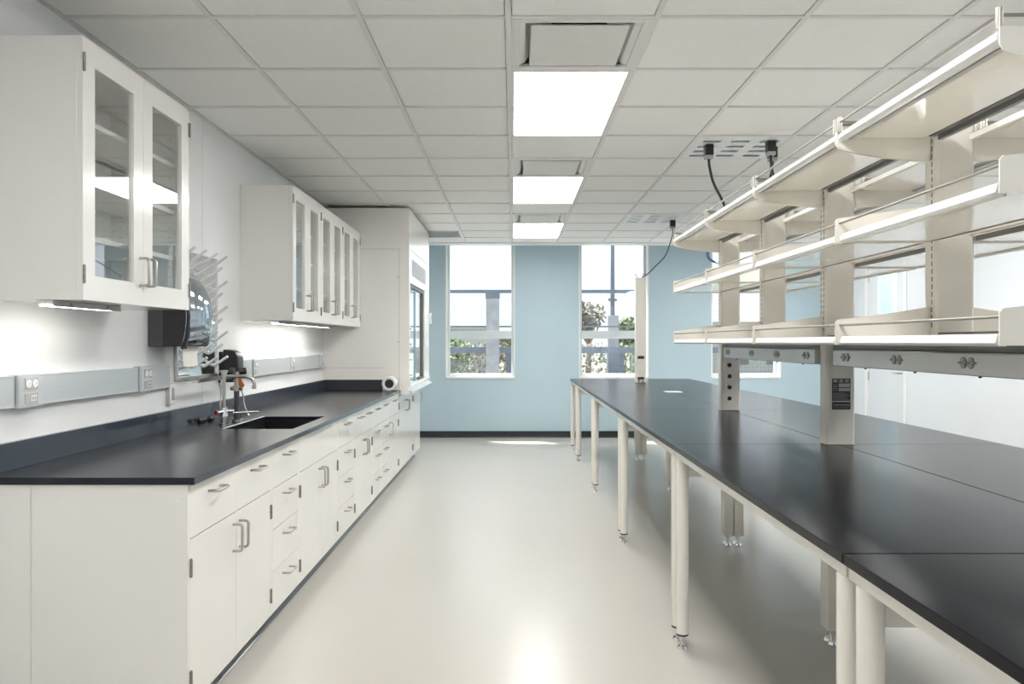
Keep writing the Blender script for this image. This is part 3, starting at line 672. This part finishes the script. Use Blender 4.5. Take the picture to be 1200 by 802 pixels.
for z in (1.05, 1.2, 1.35, 1.5): b.cyl((XH, 7.60, z), (XH+.02, 7.60, z), .009, 'greyp', seg=10)
b.build('service_knobs', r)

# roll on the counter
r = thing('paper_roll', (-1.185, 7.42, ZC), 'white roll with a black round centre lying on the countertop against the hood side', 'roll')
cx, cz, ro, ri = -1.185, ZC+.069, .069, .043
b = MB(); i_ = b.mi('plastic'); N = 40
def ring(y, rad): return [b.bm.verts.new((cx+rad*math.cos(2*PI*k/N), y, cz+rad*math.sin(2*PI*k/N))) for k in range(N)]
R_ = [ring(7.405, ri), ring(7.40, ri+.004), ring(7.40, ro-.004), ring(7.404, ro), ring(7.52, ro), ring(7.52, ri)]
for q in range(6):
    A_, B_ = R_[q], R_[(q+1) % 6]
    for k in range(N):
        f = b.bm.faces.new((A_[k], A_[(k+1) % N], B_[(k+1) % N], B_[k])); f.material_index = i_; f.smooth = True
b.build('sleeve', r)
b = MB(); b.cyl((cx, 7.41, cz), (cx, 7.518, cz), ri-.0005, 'kickb', seg=32); b.build('core', r)

# ------------------------------------------------------------------ centre bench tables
XT0, XT1, XM = .728, 2.247, 1.487
SE = [-.12, 1.713, 3.545, 5.37, 7.20, 9.03, 9.92]
ordn = ['nearest', 'second nearest', 'third', 'fourth', 'fifth', 'farthest and shortest']
def foot(b, x, y):
    b.cyl((x, y, .0), (x, y, .010), .024, 'chrome', .020, seg=20).cyl((x, y, .010), (x, y, .018), .010, 'chrome', seg=12).cyl((x, y, .018), (x, y, .062), .0065, 'chrome', seg=12).cyl((x, y, .045), (x, y, .055), .013, 'chrome', seg=6)
def table(i, side):
    y0, y1 = SE[i], SE[i+1]; g = .0012
    if side == 'l': x0, x1, lx, cx0 = XT0, XM-g, XT0+.030, XM
    else: x0, x1, lx, cx0 = XM+g, XT1, XT1-.030, XM
    sd = 'on the aisle side' if side == 'l' else 'on the side away from the aisle'
    r = thing('lab_table', ((x0+x1)/2, (y0+y1)/2, 0), 'black-topped bench table, %s in the row, %s' % (ordn[i], sd), 'table', 'black-topped bench tables joined in a long island')
    b = MB(); b.box(x0, x1, y0+g, y1-g, .8785, ZC, 'bench'); b.build('tabletop', r, .0025, 2)
    b = MB(); s_ = 1 if side == 'l' else -1
    xe = x0 if side == 'l' else x1
    b.box(xe+.010*s_, xe+.045*s_, y0+.006, y1-.006, .848, .878, 'leg').box(cx0-.06*s_-.0, cx0-.025*s_, y0+.006, y1-.006, .848, .878, 'leg')
    b.build('rail', r, .002)
    ya, yb = y0+.033, y1-.068
    if i == 5: yb = y1-.05
    for yy in (ya, yb):
        b = MB(); xa, xb_ = sorted((lx, cx0-.028*s_))
        b.box(xa, xb_, yy-.012, yy+.012, .768, .848, 'leg'); b.build('cross_rail', r, .003)
        b = MB(); b.cyl((lx, yy, .205), (lx, yy, .848), .0285, 'leg', seg=28).cyl((lx, yy, .065), (lx, yy, .206), .0262, 'leg', seg=28); lg = b.build('leg', r)
        b = MB(); foot(b, lx, yy); b.build('levelling_foot', lg)
        b = MB(); b.cyl((lx, yy, .058), (lx, yy, .066), .027, 'dark', seg=24); b.build('end_cap', lg)
for i in range(6):
    for sd in 'lr': table(i, sd)

# lower centre columns under the bench
def column(y0, y1, label):
    r = thing('bench_column', (XM, y0, 0), label, 'column', 'paired beige columns under the bench')
    for x0 in (XM-.066, XM+.002):
        b = MB(); b.box(x0, x0+.064, y0, y1, .062, .8475, 'beige'); lg = b.build('leg', r, .006, 3)
        b = MB(); foot(b, x0+.032, y0+.02); foot(b, x0+.032, y1-.02); b.build('levelling_foot', lg)
column(1.70, 1.79, 'paired beige steel column under the nearest bench joint')
column(3.50, 3.59, 'paired beige steel column under the bench, second from the camera')
column(5.22, 5.31, 'paired beige steel column under the bench, third from the camera')
column(7.14, 7.23, 'paired beige steel column under the bench, fourth from the camera')
column(9.02, 9.11, 'paired beige steel column under the bench, farthest from the camera')

b = MB(); b.box(1.42, 1.575, 7.19, 7.33, ZC, ZC+.004, 'plastic').box(1.435, 1.56, 7.20, 7.32, ZC+.004, ZC+.006, 'plastic')
tag(b.build('cover_plate', None, .001), 'small white rectangular cover plate lying flat on the black bench top', 'plate')

# ------------------------------------------------------------------ shelving frame
HW = .066
UY = [1.75, 2.645, 3.56, 4.445, 5.34]
r = thing('shelving_frame', (XM, 3.55, ZC), 'tall beige steel frame carrying the reagent shelves on the bench', 'shelving frame')
def upright(y, z0, z1, par, name):
    b = MB(); pr = [(XM-HW, y-.030), (XM-HW+.010, y-.038), (XM+HW-.010, y-.038), (XM+HW, y-.030), (XM+HW, y+.030), (XM+HW-.010, y+.038), (XM-HW+.010, y+.038), (XM-HW, y+.030)]
    b.prism(pr, 'z', z0, z1, 'beige'); o = b.build(name, par, .002)
    b = MB(); zz = 1.42
    while zz < z1-.03:
        for sx in (-1, 1):
            if z0 < 1: b.box(XM+sx*(HW+.0008), XM+sx*(HW-.001), y+.014, y+.020, zz, zz+.016, 'greybar')
            b.box(XM+sx*(HW+.0008), XM+sx*(HW-.001), y-.016, y-.010, zz, zz+.016, 'greybar')
        zz += .026
    b.build('slots', o)
    return o
posts = {}
for k, y in enumerate(UY):
    full = k % 2 == 0
    posts[k] = upright(y, ZC+.0005 if full else 1.3625, 2.13, r, 'post' if full else 'upright')
b = MB(); b.box(XM-.035, XM+.035, UY[0]+.039, UY[2]-.039, 1.337, 1.362, 'greybar').box(XM-.035, XM+.035, UY[2]+.039, UY[4]-.039, 1.337, 1.362, 'greybar'); b.build('beam', r, .002)
for (a, c) in ((0, 1), (1, 2), (2, 3), (3, 4)):
    b = MB()
    for z in (1.385, 1.73, 2.05): b.box(XM-.06, XM-.045, UY[a]+.04, UY[c]-.04, z, z+.018, 'greybar').box(XM+.045, XM+.06, UY[a]+.04, UY[c]-.04, z, z+.018, 'beige')
    b.build('tie_bar', r)
# labels and sockets on the posts
p = posts[2]; yf = UY[2]-.0385
b = MB(); x0, x1 = 1.448, 1.531; b.box(x0, x1, yf-.0008, yf, 1.103, 1.205, 'dark')
f2 = yf-.0012
b.box(x0+.030, x1-.003, f2, yf-.0006, 1.166, 1.182, 'greyp').box(x0+.030, x1-.003, f2, yf-.0006, 1.148, 1.162, 'greyp')
for q, c in enumerate((.006, .032, .058)): b.box(x0+c, x0+c+.018, f2, yf-.0006, 1.187, 1.201, 'hinge')
for q in range(6): b.box(x0+.004, x1-.004-(q % 3)*.008, f2, yf-.0006, 1.107+q*.006, 1.109+q*.006, 'hinge')
for q in range(4): b.box(x0+.004, x0+.024, f2, yf-.0006, 1.150+q*.008, 1.153+q*.008, 'hinge')
o = b.build('rating_sticker', p); o['label'] = 'black rating sticker with small grey print'
b = MB(); b.box(x0, x1, yf-.0008, yf, 1.064, 1.099, 'dark')
b.box(x0+.008, x0+.010, f2, yf-.0006, 1.078, 1.090, 'greyp').box(x1-.010, x1-.008, f2, yf-.0006, 1.078, 1.090, 'greyp')
for q in range(9): b.box(x0+.013+q*.0065, x0+.017+q*.0065, f2, yf-.0006, 1.082, 1.087, 'greyp')
for q in range(10): b.box(x0+.010+q*.0065, x0+.014+q*.0065, f2, yf-.0006, 1.071, 1.074, 'hinge')
o = b.build('name_sticker', p); o['label'] = 'smaller black sticker with one line of print'
for q in range(4):
    b = MB(); z = 1.213-q*.076; xx = 1.487-.008
    b.cyl((xx, UY[4]-.041, z), (xx, UY[4]-.037, z), .015, 'dark', seg=8); b.build('port', posts[4])

# power raceways under the lowest shelf
def bench_raceway(y0, y1, outs, label):
    r = thing('bench_raceway', (XM, (y0+y1)/2, 1.267), label, 'raceway', 'grey power raceways under the lowest shelf')
    b = MB(); b.box(XM-.09, XM+.09, y0, y1, 1.267, 1.336, 'alub'); b.build('channel', r, .004, 3)
    for yc in outs:
        for s_ in (-1, 1):
            b = MB(); x = XM+s_*.09; duplex(b, x, yc, 1.306, sgn=s_)
            for dy in (-.045, .045): b.cyl((x, yc+dy, 1.306), (x+.002*s_, yc+dy, 1.306), .0035, 'hinge', seg=8)
            b.build('power_socket', r)
    b = MB()
    for q in range(4): b.cyl((XM-.085, y0+.15+q*(y1-y0)/4.2, 1.262), (XM-.085, y0+.15+q*(y1-y0)/4.2, 1.267), .005, 'dark', seg=8)
    b.build('screws', r)
bench_raceway(1.80, 3.39, (1.95, 2.386, 2.826, 3.262), 'grey power raceway under the lowest shelf, nearer to the camera than the stickered post')
bench_raceway(3.60, 5.145, (3.70, 4.114, 4.548, 5.05), 'grey power raceway under the lowest shelf, between the two posts')

# ------------------------------------------------------------------ shelves
tn = ['lowest', 'middle', 'top']; sn = ['section nearest the camera', 'second section from the camera', 'third section from the camera', 'farthest section']
def shelf(sec, tier, s_):
    y0, y1 = UY[sec]+.001, UY[sec+1]-.001
    side = 'aisle side' if s_ < 0 else 'far side'
    X = lambda u: XM+s_*u
    zb = (1.362, 1.708, 2.05)[tier]
    r = thing('reagent_shelf', (X(.22), (y0+y1)/2, zb), 'beige steel shelf on the %s, %s tier, %s' % (side, tn[tier], sn[sec]), 'shelf', 'beige reagent shelves above the bench')
    U0, U1 = .068, .378
    a, c = y0+.004, y1-.004
    if tier < 2:
        b = MB(); b.box(X(U0+.008), X(.362), a+.004, c-.004, zb+.004, zb+.022, 'shelf'); b.build('shelf_board', r, .001, 1)
        b = MB(); b.prism([(X(.362), zb-.001), (X(.380), zb-.001), (X(.385), zb+.006), (X(.378), zb+.027), (X(.362), zb+.027)], 'y', a+.020, c-.020, 'lip'); b.build('front_lip', r, .001, 1)
        for yy in (a, c-.004):
            b = MB(); b.prism([(X(U0), zb), (X(.386), zb), (X(.386), zb+.075), (X(.378), zb+.085), (X(.30), zb+.093), (X(U0), zb+.128)], 'y', yy, yy+.004, 'beige')
            b.build('bracket', r)
        b = MB(); b.tube([(X(.376), a+.002, zb+.066), (X(.376), c-.002, zb+.066)], .0045, 'rod', 8); b.build('guard_rod', r)
        b = MB(); b.box(X(U0), X(U0+.008), a+.03, c-.03, zb+.002, zb+.020, 'greybar').box(X(.352), X(.362), a+.03, c-.03, zb-.002, zb+.004, 'beige'); b.build('rear_channel', r)
    else:
        b = MB(); b.box(X(U0+.022), X(.362), a+.004, c-.004, zb+.014, zb+.032, 'shelf'); b.build('shelf_board', r, .001, 1)
        b = MB(); b.prism([(X(.362), zb+.002), (X(.376), zb+.002), (X(.386), zb+.010), (X(.386), zb+.020), (X(.374), zb+.034), (X(.362), zb+.034)], 'y', a+.012, c-.012, 'lip'); b.build('front_lip', r, .001, 1)
        b = MB(); b.box(X(.335), X(.352), a+.02, c-.02, zb+.004, zb+.014, 'greyp').box(X(U0), X(U0+.020), a+.05, c-.03, zb+.012, zb+.030, 'greybar'); b.build('rear_channel', r)
        for yy in (a, c-.004):
            b = MB(); pts = [(X(U0), zb+.036), (X(.386), zb+.036), (X(.386), zb-.004), (X(.378), zb-.018), (X(.35), zb-.030), (X(.30), zb-.040), (X(.22), zb-.052), (X(.12), zb-.062), (X(U0), zb-.064)]
            b.prism(pts, 'y', yy, yy+.004, 'beige'); b.build('bracket', r)
        b = MB()
        for yy in (a+.012, c-.012):
            b.cyl((X(.380), yy, zb+.030), (X(.380), yy, zb+.082), .0085, 'nickel', seg=14)
            b.cyl((X(.11), yy, zb+.030), (X(.11), yy, zb+.082), .0085, 'nickel', seg=14)
            b.tube([(X(.380), yy, zb+.066), (X(.11), yy, zb+.066)], .0045, 'rod', 8)
        b.tube([(X(.380), a+.012, zb+.066), (X(.380), c-.012, zb+.066)], .0045, 'rod', 8); b.build('guard_rod', r)
for sec in range(4):
    for tier in range(3):
        for s_ in (-1, 1): shelf(sec, tier, s_)

# blue cable
b = MB(); b.tube(bez([(1.41, 5.385, 2.04), (1.37, 5.39, 2.02), (1.345, 5.39, 1.985), (1.37, 5.40, 1.94), (1.44, 5.40, 1.91), (1.455, 5.39, 1.88)]), .004, 'bluep', 8).tube(bez([(1.41, 5.385, 2.04), (1.36, 5.385, 2.00), (1.36, 5.385, 1.96), (1.40, 5.39, 1.93), (1.455, 5.385, 1.90)]), .004, 'bluep', 8)
tag(b.build('data_cable'), 'small loop of blue cable hanging at the far end of the shelving', 'cable')

# free-standing service post at far end
r = thing('service_post', (1.484, 9.05, ZC), 'free-standing slim beige service post at the far end of the bench, before the middle window', 'post')
b = MB(); b.prism([(1.424, 9.012), (1.430, 9.008), (1.538, 9.008), (1.544, 9.012), (1.544, 9.09), (1.424, 9.09)], 'z', ZC+.0005, 2.12, 'beige'); b.build('column', r, .002)
b = MB(); b.box(1.446, 1.522, 9.0065, 9.0078, 1.175, 1.21, 'dark').box(1.446, 1.522, 9.0065, 9.0078, .935, .965, 'dark').box(1.45, 1.475, 9.0065, 9.0078, .912, .93, 'dgrey').box(1.49, 1.52, 9.0065, 9.0078, .905, .925, 'hinge'); b.build('black_sticker', r)
b = MB()
for z in (1.14, 1.12, 1.035, 1.01, .99):
    for x in (1.455, 1.475, 1.505): b.cyl((x, 9.0065, z), (x, 9.008, z), .004, 'greyp', seg=8)
b.build('outlet_marks', r)
b = MB(); b.tube(bez([(1.44, 9.03, 2.12), (1.435, 9.03, 2.15), (1.41, 9.03, 2.16)]), .004, 'dgrey', 8).tube(bez([(1.52, 9.05, 2.12), (1.51, 9.05, 2.15), (1.53, 9.05, 2.165), (1.56, 9.03, 2.15)]), .004, 'dgrey', 8); b.build('hook', r)

# ------------------------------------------------------------------ outdoors
b = MB(); b.box(-30, 40, YB+.3, 24, -.3, -.12, 'ground'); struct(b.build('ground_paving'), 'pale paving outside the windows', 'ground')
b = MB(); b.box(-40, 60, 24, 90, -.35, -.14, 'grass'); struct(b.build('ground_lawn'), 'green lawn beyond the terrace', 'ground')
b = MB(); b.box(XL-1, XR+1, YB+.255, YB+.48, 3.3, 3.45, 'pale'); tag(b.build('sun_blocker'), 'added unseen overhang above the windows that cuts the sun patch', 'overhang')  # out-of-view slab added to limit the sun patch on the floor
# terrace rail and columns at Y=16
YO = 16.0
for (x, w, t_, lab) in ((-.42, .27, 2.44, 'thick concrete column seen through the left window'), (3.9, .27, 2.44, 'thick concrete column seen through the right window'),):
    o = thing('concrete_column', (x, YO, -.12), lab, 'column')
    b = MB(); b.box(x-w/2, x+w/2, YO-w/2, YO+w/2, -.12, t_-.17, 'conc'); b.build('shaft', o, .01)
    b = MB(); b.box(x-w/2-.01, x+w/2+.01, YO-w/2-.01, YO+w/2+.01, t_-.17, t_, 'darkbeam'); b.build('cap', o, .005)
o = thing('mesh_fence', (1.5, YO+.3, -.12), 'grey wire mesh screen with dark rails outside the windows', 'fence')
b = MB(); b.box(-6, 10, YO+.25, YO+.33, 2.40, 2.47, 'darkbeam'); b.build('top_rail', o)
b = MB(); b.box(-6, 10, YO+.25, YO+.31, 1.68, 1.715, 'wire'); b.build('middle_rail', o)
b = MB(); b.box(-6, 10, YO+.25, YO+.40, 1.14, 1.27, 'darkbeam'); b.build('lower_rail', o)
b = MB()
for q in range(14): b.box(-6, 10, YO+.28, YO+.284, 1.75+q*.046, 1.754+q*.046, 'wire')
for q in range(12): b.box(-6, 10, YO+.28, YO+.284, .2+q*.08, .204+q*.08, 'wire')
for q in range(200): b.box(-6+q*.08, -6+q*.08+.004, YO+.284, YO+.288, 0, 1.14, 'wire')
b.build('wire_mesh', o)
for x in (-5, -2.6, .35, 2.9, 6.4, 9): 
    b = MB(); b.box(x-.035, x+.035, YO+.34, YO+.41, -.12, 2.4, 'wire'); b.build('fence_post', o)
b = MB(); b.box(-.15, .0, YO+.5, YO+.8, -.12, 1.26, 'darkbeam'); tag(b.build('dark_cabinet', None, .01), 'dark upright utility box behind the concrete column, through the left window', 'utility box')
o = thing('lamp_pole', (2.18, 17, -.12), 'slender dark pole on a white block, seen through the middle window', 'pole')
b = MB(); b.box(2.06, 2.30, 16.88, 17.12, -.12, 1.95, 'pale'); b.build('base_block', o, .01)
b = MB(); b.cyl((2.18, 17, 1.95), (2.18, 17, 4.6), .05, 'darkbeam', .04).cyl((2.18, 17, 2.27), (2.18, 17, 2.33), .10, 'darkbeam'); b.build('pole', o)
b = MB(); b.box(2.18-.5, 2.22, 16.95, 17.05, 4.55, 4.62, 'darkbeam'); b.build('lamp_arm', o)
b = MB(); b.box(2.02, 2.36, YO+.5, YO+.8, -.12, 1.18, 'darkbeam'); tag(b.build('dark_cabinet', None, .01), 'dark upright utility box below the lamp pole, through the middle window', 'utility box')
def hedge(x0, x1, lab):
    b = MB(); i_ = b.mi('leaf'); j_ = b.mi('leaf2')
    for q in range(int((x1-x0)*420)):
        p = Vector((random.uniform(x0, x1), random.uniform(21.6, 22.4), -.1+1.4*random.random()**.8+random.uniform(-.06, .06))); s_ = random.uniform(.04, .09)
        u = Vector((random.gauss(0, 1), random.gauss(0, 1), random.gauss(0, 1))).normalized(); v = u.orthogonal().normalized()
        f = b.bm.faces.new([b.bm.verts.new(p+u*s_), b.bm.verts.new(p+v*s_*.6), b.bm.verts.new(p-u*s_), b.bm.verts.new(p-v*s_*.6)]); f.material_index = i_ if math.sin(p.x*2.3)+random.uniform(-1, 1) > .2 else j_
    for q in range(int(x1-x0)): b.cyl((x0+.5+q, 22, -.12), (x0+.5+q, 22, 1.0), .02, 'bark', seg=6)
    tag(b.build('hedge'), lab, 'hedge', 'clipped hedges behind the terrace')
hedge(-3.2, .6, 'low mixed hedge seen through the lower pane of the left window')
hedge(1.4, 5.4, 'low mixed hedge seen through the lower pane of the middle window')
# patio chair
o = thing('patio_chair', (-1.15, 15.2, -.12), 'blue-grey wire patio chair seen through the left window', 'chair')
b = MB()
for q in range(7): b.box(-1.38, -.93, 15.35, 15.36, .45+q*.09, .46+q*.09, 'darkbeam')
for q in range(7): b.box(-1.38+q*.073, -1.37+q*.073, 15.35, 15.36, .4, 1.02, 'darkbeam')
b.build('backrest', o)
b = MB(); b.box(-1.38, -.92, 14.9, 15.36, .36, .39, 'darkbeam'); b.build('seat', o)
for x in (-1.37, -.95):
    for y in (14.92, 15.33):
        b = MB(); b.box(x, x+.025, y, y+.025, -.12, .36, 'darkbeam'); b.build('leg', o)
# buildings and trees
def bld(x0, x1, y0, y1, z1, lab):
    o = thing('building', ((x0+x1)/2, y0, -.14), lab, 'building')
    b = MB(); b.box(x0, x1, y0, y1, -.14, z1, 'pale'); b.build('wall', o)
    b = MB(); b.box(x0-.2, x1+.2, y0-.2, y1+.2, z1, z1+.15, 'conc'); b.build('roof', o)
    n = int((x1-x0)/1.6)
    for q in range(n):
        b = MB(); b.box(x0+.5+q*1.6, x0+1.4+q*1.6, y0-.02, y0+.02, .5, z1-.35, 'wdark'); b.build('window', o)
bld(-9, -1.2, 32, 38, 1.9, 'low pale building far behind the terrace, left')
bld(4.5, 14, 30, 37, 2.0, 'low pale building far behind the terrace, right')
def tree(x, y, h, cr, m, lab, leaves=900):
    o = thing('tree', (x, y, -.14), lab, 'tree', 'trees beyond the terrace')
    b = MB(); b.tube([(x, y, -.14), (x+.05, y, h*.4), (x-.03, y, h*.75)], [.12, .08, .04], 'bark', 8)
    for q in range(6):
        a_ = q*PI/3; b.tube([(x+.03, y, h*.45), (x+cr*.55*math.cos(a_), y+cr*.55*math.sin(a_), h*.72)], [.04, .015], 'bark', 6)
    b.build('trunk', o)
    b = MB(); i_ = b.mi(m)
    cl = [(Vector((random.uniform(-1, 1)*cr*.6, random.uniform(-1, 1)*cr*.6, random.uniform(-.4, .45)*cr)), random.uniform(.3, .55)*cr) for _ in range(9)]
    for q in range(leaves):
        c, rr = random.choice(cl); d = Vector((random.gauss(0, 1), random.gauss(0, 1), random.gauss(0, 1))).normalized()*rr*random.uniform(.6, 1)
        p = Vector((x, y, h*.78))+c+d; s_ = random.uniform(.06, .13)
        u = Vector((random.gauss(0, 1), random.gauss(0, 1), random.gauss(0, 1))).normalized(); v = u.orthogonal().normalized()
        f = b.bm.faces.new([b.bm.verts.new(p+u*s_), b.bm.verts.new(p+v*s_*.6), b.bm.verts.new(p-u*s_), b.bm.verts.new(p-v*s_*.6)]); f.material_index = i_
    b.build('foliage', o)
tree(2.5, 26, 2.8, .8, 'leaf2', 'brownish tree at the left edge of the middle window view', 700)
tree(3.45, 24.5, 2.1, .65, 'leaf', 'green bushy tree left of the pole in the middle window')
tree(5.0, 25, 2.1, .7, 'leaf', 'green bushy tree right of the pole in the middle window')
tree(-2.0, 26, 1.5, .7, 'leaf', 'low green tree in the left window view')
tree(-.3, 28.5, 1.4, .7, 'leaf2', 'low brownish tree behind the column in the left window view')
tree(9.0, 25, 2.0, .9, 'leaf', 'green tree in the right window view')

# ------------------------------------------------------------------ world and sun
W = bpy.data.worlds.new('sky'); SC.world = W; W.use_nodes = True
nt = W.node_tree; nt.nodes.clear()
o = nt.nodes.new('ShaderNodeOutputWorld'); bg = nt.nodes.new('ShaderNodeBackground')
tc = nt.nodes.new('ShaderNodeTexCoord'); mp = nt.nodes.new('ShaderNodeMapping'); mp.inputs['Scale'].default_value = (2, 2, 7)
n = nt.nodes.new('ShaderNodeTexNoise'); n.inputs['Scale'].default_value = 2.2; n.inputs['Detail'].default_value = 7
cr = nt.nodes.new('ShaderNodeValToRGB'); cr.color_ramp.elements[0].position = .38; cr.color_ramp.elements[1].position = .62
cr.color_ramp.elements[0].color = (.62, .72, .84, 1); cr.color_ramp.elements[1].color = (.93, .97, 1, 1)
nt.links.new(tc.outputs['Generated'], mp.inputs[0]); nt.links.new(mp.outputs[0], n.inputs['Vector']); nt.links.new(n.outputs['Fac'], cr.inputs[0])
nt.links.new(cr.outputs[0], bg.inputs[0]); bg.inputs[1].default_value = .92
nt.links.new(bg.outputs[0], o.inputs[0])
L = bpy.data.lights.new('sun', 'SUN'); L.energy = 9; L.angle = .01; L.color = (1, .96, .9)
so = bpy.data.objects.new('sun', L); COL.objects.link(so)
so.rotation_euler = Vector((.32, -.35, -1)).to_track_quat('-Z', 'Y').to_euler()
so.location = (0, 20, 10)

# ------------------------------------------------------------------ camera
cam = bpy.data.cameras.new('camera'); co = bpy.data.objects.new('camera', cam); COL.objects.link(co)
co.location = (0, 0, HC); co.rotation_euler = (PI/2, 0, 0)
cam.sensor_width = 36; cam.lens = 909/1200*36
cam.shift_x = -1.3/1200; cam.shift_y = .2/1200
cam.clip_start = .05; cam.clip_end = 300
SC.camera = co
SC.view_settings.view_transform = 'Standard'
SC.view_settings.look = 'None'
SC.view_settings.gamma = 1
SC.view_settings.use_curve_mapping = False
SC.view_settings.exposure = 1.22
